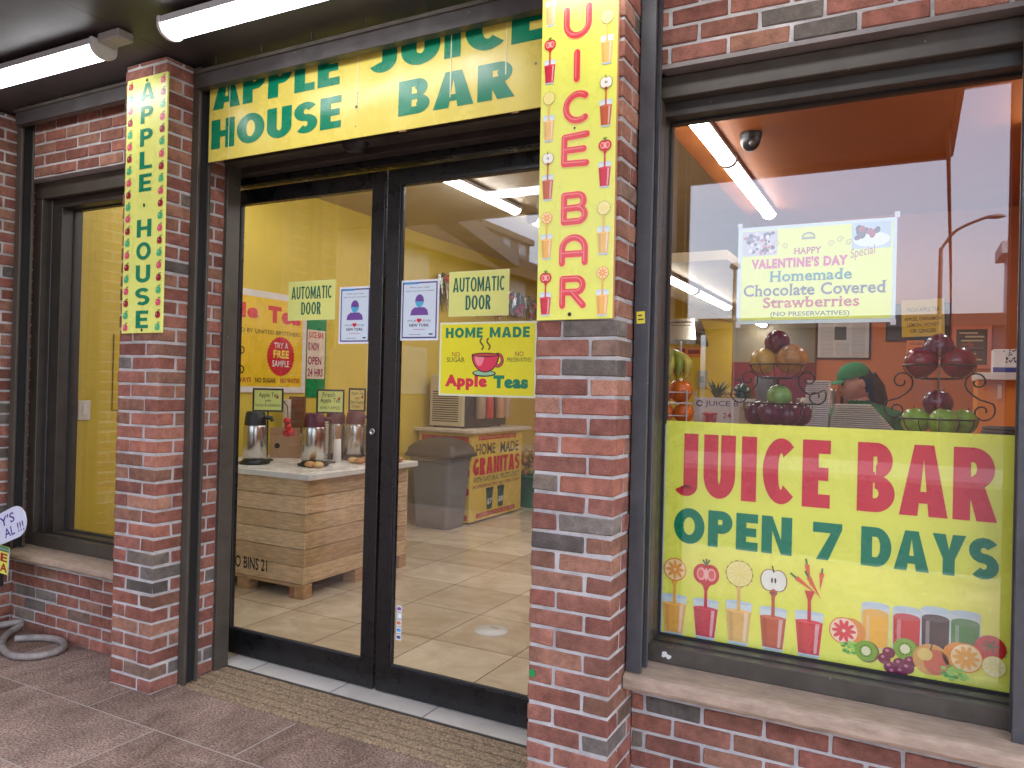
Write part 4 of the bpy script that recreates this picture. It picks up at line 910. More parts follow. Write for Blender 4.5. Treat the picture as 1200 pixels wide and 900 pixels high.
t, fr, w, h = door_poster('bright yellow HOME MADE Apple Teas poster with a red cup on the right door leaf', -1.960, -1.455, 1.448, 1.788, S(224, 228, 196), S(232, 222, 30), .009)
m = MB(); PX, PZ = -1.960, 1.448; D = lambda x, z: (x - PX, z - PZ)
block(m, fr, 'HOME', .033, .232, .268, .315, GRN, .0010, .25, .24, .12, 1.1); block(m, fr, 'MADE', .268, .470, .268, .315, GRN, .0010, .25, .24, .12, 1.1)
m.text(fr, 'Apple', .035, .26, .028, .098, S(214, 40, 66), .0010, bold=.07); m.text(fr, 'Teas', .293, .468, .040, .098, GRN, .0010, bold=.07)
m.text(fr, 'NO', .068, .112, .182, .203, S(170, 50, 60), .0010, slab=True); m.text(fr, 'SUGAR', .042, .140, .156, .178, S(60, 52, 50), .0010, slab=True)
m.text(fr, 'NO', .398, .442, .184, .205, S(170, 50, 60), .0010, slab=True); m.text(fr, 'PRESERVATIVES', .360, .482, .160, .178, S(60, 52, 50), .0010, slab=True)
m.build('lettering', 'paper', t)
m = MB(); cx, cz = .248, .158
m.disc(fr, cx - .005, cz - .052, .062, .016, S(30, 60, 50), .0010); m.disc(fr, cx - .005, cz - .051, .054, .011, S(160, 200, 150), .0012)
m.ribbon(fr, arc(cx + .064, cz + .008, .024, .026, -110, 110), .015, INK, .0012); m.ribbon(fr, arc(cx + .064, cz + .008, .024, .026, -110, 110), .008, S(226, 60, 90), .0015)
m.disc(fr, cx, cz + .032, .072, .080, INK, .0016, 24, 180, 360); m.disc(fr, cx, cz + .030, .066, .073, S(226, 52, 84), .0018, 24, 180, 360); m.disc(fr, cx - .03, cz + .026, .024, .045, S(244, 140, 150), .0020, 24, 180, 360)
m.disc(fr, cx, cz + .032, .072, .010, INK, .0021); m.disc(fr, cx, cz + .032, .064, .006, S(200, 70, 60), .0023)
for d in (-.02, .015): m.ribbon(fr, [(cx + d + .009 * math.sin(i * .9), cz + .055 + i * .0075) for i in range(8)], .008, S(90, 80, 40), .0012, False)
m.build('cup_print', 'paper', t)
t = thing('card_sticker', 'column of small card payment stickers low on the right door leaf', 'sticker', (-2.18, .594, .27)); fr = frame(-2.168, .5945, .268, 0, 0)
for i, c in enumerate((S(60, 70, 110), S(60, 140, 200), S(190, 110, 60), S(200, 210, 216), S(120, 60, 140))):
    m = MB(S(214, 220, 224)); m.rect(fr, 0, .03, i * .034, i * .034 + .03, S(214, 220, 224), .0002); m.disc(fr, .011, i * .034 + .015, .008, .008, c, .0005, 14); m.disc(fr, .019, i * .034 + .015, .008, .008, tuple(min(1, q * 1.5) for q in c), .0007, 14); m.build('label', 'paper', t)

# ------------------------------------------------------------------ inside, seen through the door
def crate():
    t = thing('wooden_bin', 'big slatted wooden bin on skids carrying a white counter top, stencilled CO BINS 21', 'crate', (-4.26, 1.57, 0))
    x0, x1, y0, y1 = -4.86, -3.665, 1.57, 2.765; zs = [.100 + .1205 * i for i in range(7)]
    m = MB()
    W1 = [(212, 180, 138), (204, 172, 130), (216, 186, 144), (198, 166, 124), (208, 176, 134), (212, 182, 140)]
    for i in range(6):
        jt = [random.randint(-10, 8) for _ in range(4)]; c = [S(*[q + d for q in W1[i]]) for d in jt]; g = .0022
        m.box(x0, x1, y0, y0 + .02, zs[i] + g, zs[i + 1] - g, c[0]); m.box(x0, x1, y1 - .02, y1, zs[i] + g, zs[i + 1] - g, c[1])
        ys = [y0 + .0205, y1 - .0205] if i != 4 else [y0 + .0205, 2.08, y1 - .0205]
        for a, b in zip(ys[:-1], ys[1:]): m.box(x1 - .02, x1, a + .001, b - .001, zs[i] + g, zs[i + 1] - g, S(*[q + d for d in (random.randint(-14, 4),) for q in W1[(i + 2) % 6]]))
        m.box(x0, x0 + .02, y0 + .0205, y1 - .0205, zs[i] + g, zs[i + 1] - g, c[3])
    m.build('planks', 'wood', t, bevel=.002)
    m = MB(S(60, 44, 32)); m.box(x0 + .022, x1 - .022, y0 + .022, y1 - .022, .11, .8); m.build('lining', 'matte', t)
    m = MB(S(184, 146, 104))
    for y in (y0, 2.12, y1 - .09):
        k = MB(S(190, 152, 110)); k.box(x0, x1, y, y + .09, .075, .098); 
        for x in (x0, -4.30, x1 - .12): k.box(x, x + .12, y + .001, y + .089, 0, .0745, S(190, 150, 106))
        k.build('skid', 'wood', t, bevel=.003)
    m = MB(S(150, 96, 66)); m.box(x1 - .125, x1 - .085, y0 - .003, y0, .004, .072); m.build('corner_plate', 'wood', t)
    m = MB(); fr = frame(x0, y0 - .0006, 0)
    m.text(fr, 'CO BINS 21', -4.372 + 4.86, -4.005 + 4.86, .146, .232, S(36, 30, 28), .0008, bold=.02); m.build('lettering', 'matte', t)
    m = MB(S(60, 46, 36))
    for i in range(6):
        for y in (y0 + .05, 2.16, y1 - .05):
            for dz in (.03, .09): m.fbox(frame(x1, y, zs[i] + dz, 90), -.003, .003, -.003, .003, -.002, .0008)
    m.build('nail_heads', 'black', t)
    t2 = thing('counter_top', 'white counter slab lying on the wooden bin', 'counter', (-4.24, 1.54, .825))
    m = MB(S(214, 212, 206)); m.box(-4.885, -3.60, 1.53, 2.81, .825, .868); m.build('slab', 'print', t2, bevel=.004)
crate()
def airpot(label, x, y, cap, a):
    t = thing('airpot', label, 'drinks flask', (x, y, .868), 'airpots on the counter'); c = (x, y, .868); ca, sa = math.cos(R(a)), math.sin(R(a))
    m = MB(S(200, 196, 190)); m.lathe([(.082, .032), (.087, .036), (.087, .275), (.082, .292)], c, 32); m.build('body', 'steel', t)
    m = MB(cap); m.lathe([(.081, .2925), (.079, .33), (.070, .388), (.062, .398), (.001, .400)], c, 28); m.build('pump_lid', 'plastic', t)
    m = MB(cap); m.box(x - .02, x + .02, y - .02, y + .02, .868 + .37, .868 + .372)
    m.tube([(x + ca * .06, y + sa * .06, .868 + .355), (x + ca * .13, y + sa * .13, .868 + .352), (x + ca * .135, y + sa * .135, .868 + .325)], .016, 10); m.build('spout', 'plastic', t)
    m = MB(S(26, 26, 28)); m.lathe([(.088, .0), (.094, .006), (.092, .026), (.084, .0315)], c, 28); m.build('base', 'plastic', t)
    m = MB(S(30, 26, 28)); m.tube(bez([(x - sa * .084, y + ca * .084, .868 + .30), (x - sa * .105, y + ca * .105, .868 + .27), (x - sa * .104, y + ca * .104, .868 + .2), (x - sa * .088, y + ca * .088, .868 + .17)], 4), .007, 8); m.build('handle', 'plastic', t)
    m = MB(S(30, 30, 32)); m.lathe([(.105, .0002), (.118, .012), (.116, .016), (.1, .006), (.0, .006)], (x, y, .868), 24); m.v = [(p[0], p[1], p[2]) for p in m.v]; m.build('drip_tray', 'plastic', t)
    return t
BKC, MAR = S(34, 34, 38), S(86, 26, 44)
airpot('steel airpot with black lid, the one nearest the left door edge', -4.40, 1.80, BKC, 20)
airpot('steel airpot with maroon lid, alone in the middle of the counter', -3.98, 1.98, MAR, 60)
airpot('steel airpot with maroon lid, beside the centre stile, spout pointing right', -4.06, 2.56, MAR, 45)
airpot('steel airpot with maroon lid half hidden behind wooden stirrers', -4.24, 2.52, MAR, 100)
airpot('maroon airpot seen just right of the centre stile', -3.86, 2.66, MAR, 45)
def stand_sign(label, x, y, z0, w, h, yaw, lines, paper, pole=True):
    t = thing('sign_holder', label, 'counter sign', (x, y, .868), 'framed counter signs'); fr = frame(x, y, z0, yaw)
    m = MB(S(28, 27, 28)); b = .014
    m.fbox(fr, -w / 2, w / 2, 0, b, -.008, .004); m.fbox(fr, -w / 2, w / 2, h - b, h, -.008, .004); m.fbox(fr, -w / 2, -w / 2 + b, b, h - b, -.008, .004); m.fbox(fr, w / 2 - b, w / 2, b, h - b, -.008, .004)
    m.build('frame', 'plastic', t, bevel=.003)
    m = MB(paper); m.fbox(fr, -w / 2 + b, w / 2 - b, b, h - b, -.004, .0005); m.build('card', 'paper', t)
    m = MB()
    for (s_, u0, u1, v0, v1, c) in lines: m.text(fr, s_, (u0 - .5) * w, (u1 - .5) * w, v0 * h, v1 * h, c, .0016)
    m.build('lettering', 'paper', t)
    m = MB(); apple_print(m, fr, w * .3, h * .62 if len(lines) > 2 else h * .4, .011, S(190, 30, 40), S(50, 120, 50), .0016); m.build('apple_print', 'paper', t)
    m = MB(S(40, 38, 38)); m.tube([fr(0, 0.01, -.012), fr(0, -(z0 - .9), -.012)], .007, 8); m.lathe([(.05, .0), (.05, .012), (.01, .018)], tuple(fr(0, -(z0 - .868), -.012)), 16); m.build('stand', 'plastic', t)
    return t
K1, K2 = S(40, 70, 50), S(150, 60, 50); PG = S(214, 226, 130)
stand_sign('black framed sign Apple Tea with honey cinnamon above the black airpot', -4.50, 2.02, 1.255, .235, .185, 38, (('Apple Tea', .2, .82, .56, .82, K1), ('with', .4, .6, .42, .54, K1), ('honey & cinnamon', .1, .9, .18, .36, K1)), PG)
stand_sign('black framed sign Fresh Apple Tea only apples above the maroon airpot', -4.02, 2.20, 1.255, .215, .19, 38, (('Fresh', .22, .66, .68, .88, K1), ('Apple Tea', .14, .84, .40, .64, K1), ('(ONLY APPLE)', .14, .84, .14, .3, S(90, 120, 60))), PG)
stand_sign('smaller black framed sign with orange lettering right of the Fresh Apple Tea sign', -4.10, 2.62, 1.262, .15, .195, 20, (('Apple Tea', .16, .86, .68, .86, K1), ('with', .36, .64, .52, .64, K2), ('Green Cinnamon', .12, .88, .34, .48, K1), ('Ginger', .2, .7, .14, .28, K2)), S(226, 208, 120))
t = thing('cardboard_box', 'brown cardboard box with a round hole on the counter behind the airpots', 'box', (-4.6, 2.34, .868))
rz = Matrix.Rotation(R(35), 3, 'Z'); c0 = Vector((-4.62, 2.36, .868))
def rbox(m, x0, x1, y0, y1, z0, z1, col, c=c0, r=rz):
    b = len(m.v); m.box(x0, x1, y0, y1, z0, z1, col); m.v[b:] = [tuple(c + r @ Vector(p)) for p in m.v[b:]]
m = MB(); rbox(m, -.12, .12, -.1, .1, 0, .19, S(170, 136, 104)); m.build('carton', 'matte', t, bevel=.004)
m = MB(); rbox(m, -.12, .12, -.1, -.098, .192, .25, S(160, 126, 96)); rbox(m, -.122, -.12, -.1, .1, .192, .24, S(150, 118, 90)); m.build('flap', 'matte', t)
m = MB(S(30, 24, 22)); f2 = frame(*(c0 + rz @ Vector((-.03, -.1005, .1))), 35); m.disc(f2, -.03, .0, .022, .022, S(30, 24, 22), .0005); m.build('hole', 'matte', t)
m = MB(); f2 = frame(*(c0 + rz @ Vector((.1205, -.1, .0))), 125); 
for i, s_ in enumerate(('APPLE', 'OF', 'TEAS')): m.text(f2, s_, .04, .16, .12 - i * .04, .145 - i * .04, S(70, 56, 46), .0006)
m.build('lettering', 'matte', t)
t = thing('apple_ornament', 'cluster of red toy apples hanging beside the black airpot', 'ornament', (-4.44, 2.12, 1.1)); m = MB(S(206, 40, 50))
for d in ((0, 0, 0), (.03, .01, -.05), (-.03, .015, -.055), (.0, -.01, .045)): m.mark(); m.ball((-4.38 + d[0], 2.12 + d[1], 1.14 + d[2]), .03, dent=.12)
m.build('apple', 'fruit', t); m = MB(S(70, 50, 40)); m.tube([(-4.38, 2.12, 1.2), (-4.40, 2.13, 1.3), (-4.44, 2.10, 1.36)], .004, 6); m.build('cord', 'matte', t)
t = thing('menu_board', 'brown wooden board leaning behind the cardboard box', 'board', (-4.76, 2.6, .868)); m = MB(S(128, 86, 58)); m.box(-4.84, -4.66, 2.6, 2.62, .868, 1.37); m.build('board', 'wood', t)
t = thing('cup_stack', 'stack of white paper cups standing against the brown board', 'cups', (-4.77, 2.52, .868)); m = MB(S(224, 218, 208))
for i in range(16): m.lathe([(.026, .868 + .06 + i * .026), (.036, .868 + .085 + i * .026)], (-4.79, 2.53, 0), 16)
m.lathe([(.03, .868), (.03, .93)], (-4.79, 2.53, 0), 16); m.build('cups', 'matte', t)
t = thing('cup_stack', 'stack of white lids behind the maroon airpot', 'cups', (-4.2, 2.3, .868)); m = MB(S(220, 220, 216))
for i in range(17): m.lathe([(.044, .868 + i * .02), (.05, .868 + .006 + i * .02), (.044, .868 + .012 + i * .02)], (-4.22, 2.34, 0), 18)
m.build('lids', 'matte', t)
t = thing('stirrer_jar', 'white jar of wooden stirrers between the maroon airpots', 'jar', (-4.05, 2.3, .868)); m = MB(S(226, 224, 220)); m.lathe([(.03, .868), (.033, .87), (.026, 1.05), (.001, 1.05)], (-4.04, 2.32, 0), 16); m.build('jar', 'plastic', t)
m = MB(S(190, 140, 90))
for i in range(7): a = i * .9; m.tube([(-4.04 + .012 * math.cos(a), 2.32 + .012 * math.sin(a), 1.04), (-4.04 + .024 * math.cos(a), 2.32 + .024 * math.sin(a), 1.16)], .003, 5)
m.build('stirrers', 'wood', t)
for i, (x, y) in enumerate(((-3.88, 2.32), (-3.82, 2.40), (-3.76, 2.45), (-3.72, 2.54), (-3.80, 2.30), (-3.66, 2.62), (-3.90, 1.86), (-3.84, 1.88))):
    o = MB(random.choice([S(190, 140, 86), S(206, 166, 110), S(170, 116, 70)])); o.ball((x, y, .868 + .024), (.045, .034, .025), n=14, m=8, wob=.06); o = o.build('bread_roll', 'matte')
    tag(o, ('small bread roll in the row along the counter edge by the centre stile' if i < 6 else 'small bread roll on the tray in front of the lone maroon airpot'), 'bread', 'rolls by the stile' if i < 6 else 'rolls by the lone airpot')

# posters on the yellow wall
def wall_frame(y, z, w_=0): return frame(-4.8955 + w_, y, z, 90)
t = thing('wall_poster', 'yellow Apple Tea poster with white frame and red free sample badge on the left wall', 'poster', (-4.895, 1.5, 1.42))
fr = wall_frame(1.55, 1.40); w, h = 1.29, .86
m = MB(S(214, 206, 200)); m.fbox(fr, 0, w, 0, h, 0, .012); m.build('frame', 'plastic', t)
m = MB(S(224, 184, 32)); m.rect(fr, .045, w - .05, .05, h - .055, S(224, 184, 32), .0125); m.build('print_field', 'print', t)
m = MB(); g = lambda y: y - 1.55
m.text(fr, 'Apple', g(1.62), g(2.26), .585, .745, S(206, 40, 48), .0140, bold=.05); m.text(fr, 'Tea', g(2.37), g(2.76), .60, .745, S(206, 40, 48), .0140, bold=.06)
m.text(fr, 'CREATED BY UNITED BROTHERS', g(1.86), g(2.76), .50, .535, S(60, 50, 30), .0140)
m.text(fr, 'NO SUGAR', g(2.24), g(2.48), .085, .125, S(50, 44, 30), .0140, bold=.02, slab=True); m.text(fr, 'NO WATER', g(2.53), g(2.77), .085, .125, S(160, 50, 40), .0140, bold=.02, slab=True); m.text(fr, 'ALWAYS', g(1.98), g(2.2), .085, .125, S(160, 50, 40), .0140, bold=.02, slab=True)
m.build('lettering', 'print', t)
m = MB(); c = (g(2.53), .315); m.disc(fr, *c, .165, .175, S(196, 30, 40), .0140, 72, spikes=.06)
m.text(fr, 'TRY A', c[0] - .085, c[0] + .085, .385, .435, WHT, .0150, bold=.01, slab=True); m.text(fr, 'FREE', c[0] - .095, c[0] + .095, .30, .37, S(240, 210, 90), .0150, bold=.04, slab=True); m.text(fr, 'SAMPLE', c[0] - .1, c[0] + .1, .225, .28, WHT, .0150, bold=.01, slab=True)
m.marks = m.marks[:0]; m.build('badge', 'print', t)
m = MB()
for z in (.34, .18):
    u = g(2.02); m.mark(); m.disc(fr, u, z, .07, .06, INK, .0138); m.disc(fr, u, z, .062, .052, S(236, 228, 206), .0142); m.ribbon(fr, arc(u + .07, z + .01, .026, .028, -110, 110), .010, INK, .0140); m.ribbon(fr, [(u - .03, z - .01), (u + .02, z - .02), (u + .03, z)], .008, INK, .0146, False)
m.build('cup_print', 'print', t)
t = thing('wall_poster', 'narrow green and white JUICE BAR IS NOW OPEN 24 HRS strip on the left wall', 'poster', (-4.895, 2.86, 1.36))
fr = wall_frame(2.86, 1.36); w, h = .25, .78
m = MB(S(20, 130, 70)); m.fbox(fr, 0, w, 0, h, 0, .006); m.build('sheet', 'print', t)
m = MB(S(214, 200, 178)); m.rect(fr, .0, w - .015, .17, h - .16, S(222, 200, 180), .0068); m.build('print_field', 'print', t)
m = MB(); q = S(150, 50, 90)
for s_, v0, u1, c in (('JUICE BAR', .53, .215, S(190, 60, 50)), ('IS NOW', .43, .16, q), ('OPEN', .30, .19, q), ('24 HRS', .19, .215, q)): m.text(fr, s_, .012, u1, v0, v0 + .075, c, .0078, bold=.03)
m.build('lettering', 'print', t)
t = thing('light_switch', 'white light switch on the yellow wall behind the narrow left window', 'switch', (-4.895, .73, 1.21)); fr = wall_frame(.725, 1.205)
m = MB(S(222, 216, 206)); m.fbox(fr, 0, .085, 0, .13, 0, .008); m.build('plate', 'plastic', t, bevel=.003); m = MB(S(232, 228, 220)); m.fbox(fr, .027, .058, .032, .098, .0082, .013); m.build('rocker', 'plastic', t, bevel=.002)
t = thing('access_panel', 'painted shut access panel on the yellow wall behind the narrow left window', 'panel', (-4.895, .98, 1.3)); fr = wall_frame(.97, 1.27)
m = MB(S(206, 176, 40)); m.fbox(fr, 0, .3, 0, .52, 0, .006); m.build('door', 'wall', t, bevel=.002); m = MB(S(110, 92, 30)); m.fbox(fr, -.004, -.0005, -.004, .524, 0, .004); m.fbox(fr, 0, .3, -.004, -.0005, 0, .004); m.build('gap', 'matte', t); m = MB(S(120, 100, 40)); m.fbox(fr, .05, .056, .2, .3, .006, .012); m.build('latch', 'steel', t)
# foil curtain and snacks high on the left wall
t = thing('foil_curtain', 'silver foil fringe with red ornaments high on the left wall at the rear', 'decoration', (-4.88, 6.3, 2.5)); m = MB()
for i in range(300):
    y = random.uniform(4.85, 8.6); z = 2.82 - random.uniform(0, .1); L = random.uniform(.15, .4); x = -4.88 + random.uniform(.0, .09); w_ = random.uniform(.015, .05); q = random.uniform(-.04, .04)
    m.face([(x, y, z), (x + random.uniform(-.03, .03), y + w_, z), (x + q, y + w_ + q, z - L), (x + .02 + q, y + q, z - L)], random.choice([S(214, 214, 210), S(190, 196, 196), S(150, 170, 160), S(200, 190, 160), S(70, 90, 80)]))
m.build('fringe', 'foil', t); m = MB()
for i in range(26): m.mark(); m.ball((-4.80, random.uniform(4.9, 8.2), random.uniform(2.42, 2.74)), random.uniform(.03, .06), random.choice([S(200, 40, 50), S(214, 70, 70), S(180, 30, 40)]), 10, 7)
m.build('ornament', 'fruit', t)
# granita stand and machine
t = thing('granita_stand', 'yellow counter stand printed HOME MADE GRANITAS with red lettering', 'drinks stand', (-4.5, 4.65, 0)); x0, x1, y0, y1 = -4.885, -4.2, 4.66, 5.88
m = MB(S(226, 196, 80)); m.box(x0, x1, y0, y1, .02, .985); m.build('cabinet', 'print', t, bevel=.004)
m = MB(S(200, 188, 168)); m.box(-4.89, -4.12, 4.58, 5.98, .99, 1.03); m.build('top_slab', 'stone', t, bevel=.006)
fr = frame(x1 + .001, y0, 0, 90); h = .985; w = y1 - y0; RB = S(186, 40, 40); m = MB()
m.rect(fr, .17, 1.06, .905, .955, RB, .0008); m.rect(fr, .15, 1.06, .05, .10, RB, .0008); m.build('red_band', 'print', t)
m = MB(); m.text(fr, 'HOME', .11, .55, .745, .865, S(40, 56, 40), .0012, bold=.015, slab=True); m.text(fr, 'MADE', .66, 1.12, .745, .865, S(40, 56, 40), .0012, bold=.015, slab=True)
block(m, fr, 'ORANITAS'.replace('O', 'C', 1), .06, 1.16, .52, .71, S(200, 36, 36), .0012, .24, .2, .05, .8)
m.text(fr, 'WITH NATURAL FRUITS ONLY', .06, 1.16, .44, .50, S(70, 60, 40), .0012, slab=True); m.text(fr, 'NO PRESERVATIVES, NO CORN SYRUP', .06, 1.16, .375, .415, S(150, 50, 40), .0012, bold=.01, slab=True)
m.text(fr, 'UNITED BROTHERS JUICE BAR', .2, 1.03, .915, .945, S(226, 180, 90), .0012); m.text(fr, 'UNITED BROTHERS FRUIT BAR', .2, 1.03, .06, .09, S(226, 180, 90), .0012)
m.build('lettering', 'print', t); m = MB()
m.rect(fr, .13, .185, .565, .615, S(200, 36, 36), .0013); m.rect(fr, .155, .185, .53, .60, S(200, 36, 36), .0014)
for u, s_ in ((.44, '$7'), (.70, '$8')):
    m.mark(); m.poly(fr, glass_shape(u, .12, .16, .23, .7), S(30, 76, 50), .0012); m.rect(fr, u - .085, u + .085, .33, .365, S(40, 40, 40), .0015)
    V, F = text_mesh(s_, .03, False, 0)
    q = MB(); q.text(fr, s_, u - .055, u + .055, .17, .24, WHT, .0018, bold=.03); b0 = len(m.v); m.v += q.v; m.f += [tuple(b0 + i for i in f) for f in q.f]; m.c += q.c; m.sm += q.sm
m.build('cup_print', 'print', t)
fr = frame(x0, y0 - .001, 0, 0); m = MB(); m.mark(); m.rect(fr, .05, .66, .88, .95, RB, .0008); m.mark(); m.rect(fr, .05, .66, .04, .1, RB, .0008); m.build('red_band', 'print', t)
m = MB(S(200, 44, 44)); m.mark()
for i in range(34): m.disc(fr, random.uniform(.40, .66), random.uniform(.16, .84), random.uniform(.02, .05), random.uniform(.02, .05), random.choice([S(196, 30, 40), S(220, 70, 60), S(236, 120, 100), S(170, 24, 40)]), .0010 + i * 3e-5, 12)
m.build('fruit_print', 'print', t)
t = thing('granita_machine', 'beige slush machine with louvred side and four taps on the granita stand', 'drinks machine', (-4.55, 5.2, 1.03))
m = MB(S(190, 180, 150)); m.box(-4.80, -4.36, 4.74, 5.72, 1.05, 1.62); m.build('housing', 'plastic', t, bevel=.01)
m = MB(S(60, 58, 50))
for i in range(14): m.box(-4.76, -4.42, 4.737, 4.7395, 1.10 + i * .025, 1.112 + i * .025)
m.build('louvre', 'matte', t); m = MB(S(44, 52, 56)); m.box(-4.359, -4.34, 4.78, 5.70, 1.05, 1.60); m.build('front_panel', 'plastic', t)
for k, y in enumerate((4.98, 5.16, 5.42, 5.58)):
    m = MB((S(150, 130, 110), S(180, 60, 60), S(176, 130, 100), S(170, 140, 110))[k]); m.lathe([(.05, 1.14), (.055, 1.16), (.055, 1.36), (.05, 1.38)], (-4.27, y, 0), 16); m.build('drink_tank', 'plastic', t)
    m = MB(S(210, 206, 200)); m.box(-4.30, -4.24, y - .03, y + .03, 1.385, 1.46); m.build('tap_handle', 'plastic', t, bevel=.006)
for i in range(4):
    m = MB(S(40, 40, 44)); m.lathe([(.02, 1.035), (.022, 1.048)], (-4.75 + .35 * (i % 2), 4.80 + .84 * (i // 2), 0), 10); m.build('foot', 'matte', t)
t = thing('litter_bin', 'grey plastic litter bin with a dark domed lid in front of the granita stand', 'litter bin', (-4.42, 4.42, 0))
def rr(w, d, z, c=(-4.42, 4.42), r=.05, n=5):
    pts = []
    for (sx, sy, a0) in ((1, 1, 0), (-1, 1, 90), (-1, -1, 180), (1, -1, 270)):
        for i in range(n): a = R(a0 + 90 * i / (n - 1)); pts.append((c[0] + sx * (w / 2 - r) + r * math.cos(a), c[1] + sy * (d / 2 - r) + r * math.sin(a), z))
    return pts
m = MB(S(120, 118, 116)); rows = [rr(.40, .34, 0), rr(.42, .36, .05), rr(.50, .42, .70), rr(.53, .45, .705), rr(.53, .45, .745)]; m.grid(rows, closed=True, smooth=False); m.face(rows[0][::-1]); m.build('body', 'plastic', t)
m = MB(S(64, 60, 58)); rows = [rr(.62, .50, .75), rr(.64, .52, .765), rr(.60, .48, .80)] + [rr(.60 * math.cos(a), .48 * math.cos(a), .80 + .15 * math.sin(a), r=.05 * math.cos(a)) for a in (.3, .6, .9, 1.2, 1.4)]; m.grid(rows, closed=True); m.face(rows[-1]); m.face(rows[0][::-1]); m.build('dome_lid', 'plastic', t)
m = MB(S(30, 28, 30)); rows = [rr(.50, .42, .746), rr(.50, .42, .749)]; m.grid(rows, closed=True, smooth=False); m.build('rim', 'matte', t)
t = thing('green_tub', 'green tub of mixed fruit standing behind the granita stand', 'tub', (-4.22, 6.25, 0)); m = MB(S(30, 110, 60)); m.lathe([(.17, 0), (.21, .38), (.22, .38), (.22, .40), (.19, .40)], (-4.22, 6.28, 0), 24); m.build('tub', 'plastic', t)
m = MB()
for i in range(30): m.mark(); m.ball((-4.22 + random.uniform(-.15, .15), 6.28 + random.uniform(-.15, .15), random.uniform(.42, .74) ), .055, random.choice([S(190, 150, 60), S(150, 140, 50), S(176, 120, 60), S(120, 130, 50)]), 10, 7)
m.build('fruit', 'fruit', t)
t = thing('drain_cover', 'round pale cover set in the shop floor inside the right door leaf', 'floor cover', (-2.25, 1.69, 0)); m = MB(S(206, 204, 198)); m.lathe([(.105, .001), (.103, .006), (.001, .0065)], (-2.25, 1.69, 0), 28); m.build('disc', 'plastic', t); m = MB(S(170, 160, 150)); m.box(-2.27, -2.22, 1.72, 1.74, .0066, .0085); m.build('finger_grip', 'plastic', t)

# ------------------------------------------------------------------ inside, seen through the big window
t = thing('display_shelf', 'wide display shelf behind the big window carrying the fruit', 'shelf', (-.2, .9, 0)); m = MB(S(150, 100, 60)); m.box(-1.0, 1.2, .50, 1.42, 1.30, 1.338); m.build('top', 'wood', t); m = MB(S(200, 110, 50)); m.box(-1.0, 1.2, .60, 1.40, 0, 1.2995); m.build('cabinet', 'wall', t)
def ring(m, c, r, z, wr=.003, n=28): m.tube([(c[0] + r * math.cos(2 * math.pi * i / n), c[1] + r * math.sin(2 * math.pi * i / n), z) for i in range(n)], wr, 6, closed=True)
def bowl(m, c, r, z0, z1, k=12):
    ring(m, c, r, z1, .0034); ring(m, c, r * .55, z0, .0028)
    for i in range(k):
        a = 2 * math.pi * i / k; p = []
        for j in range(7): q = j / 6; rad = r * (.55 + .45 * math.sin(q * 1.57)); p.append((c[0] + rad * math.cos(a), c[1] + rad * math.sin(a), z0 + (z1 - z0) * q ** 1.5))
        m.tube(p, .0018, 5)
def scroll(m, c, a, ru, rl, zu, zl):
    """the S shaped side wire: a curl under the upper rim, a sweep outwards, a curl on the lower rim"""
    ca, sa = math.cos(a), math.sin(a); P = lambda u, z: (c[0] + u * ca, c[1] + u * sa, z); R_ = .036
    u1, z1, u2, z2 = ru + .004, zu - .058, rl + .012, zl + .030
    top = [(u1 + R_ * (.25 + .75 * i / 18) * math.cos(R(-200 + 380 * i / 18)), z1 + R_ * (.25 + .75 * i / 18) * math.sin(R(-200 + 380 * i / 18))) for i in range(19)]
    mid = [(u1 - R_ * .86, z1 - .028), (u1 + .008, z1 - .062), (u2 + R_ * .86, z2 + .028)]
    bot = [(u2 + R_ * (1 - .75 * i / 18) * math.cos(R(-380 * i / 18)), z2 + R_ * (1 - .75 * i / 18) * math.sin(R(-380 * i / 18))) for i in range(19)]
    m.tube(bez([P(u, z) for u, z in top + mid + bot], 2), .0032, 6)
def basket(label, c, rl, zl0, zl1, ru, zu0, zu1):
    t = thing('fruit_basket', label, 'wire basket', (c[0], c[1], 1.338)); b = MB(S(20, 19, 20)); bowl(b, c, rl, zl0, zl1); b.build('lower_bowl', 'wire', t)
    b = MB(S(20, 19, 20)); bowl(b, c, ru, zu0, zu1); b.build('upper_bowl', 'wire', t)
    for a in (0, math.pi): b = MB(S(20, 19, 20)); scroll(b, c, a, ru, rl, zu1, zl1); b.build('scroll_arm', 'wire', t)
    b = MB(S(20, 19, 20)); b.tube([(c[0], c[1], zl0), (c[0], c[1], zu0)], .004, 8); b.tube([(c[0] + rl * .5, c[1], 1.341), (c[0] + rl * .55, c[1], zl0)], .003, 6); b.tube([(c[0] - rl * .5, c[1], 1.341), (c[0] - rl * .55, c[1], zl0)], .003, 6); b.tube([(c[0], c[1] + rl * .5, 1.341), (c[0], c[1] + rl * .55, zl0)], .003, 6); b.build('pole', 'wire', t)
cA = (.085, .74); basket('black two tier wire basket with red apples above green ones', cA, .125, 1.355, 1.418, .115, 1.562, 1.61)
cM = (-.485, .86); basket('black two tier wire basket with melons on top, beside the pineapple', cM, .135, 1.355, 1.455, .112, 1.558, 1.612)
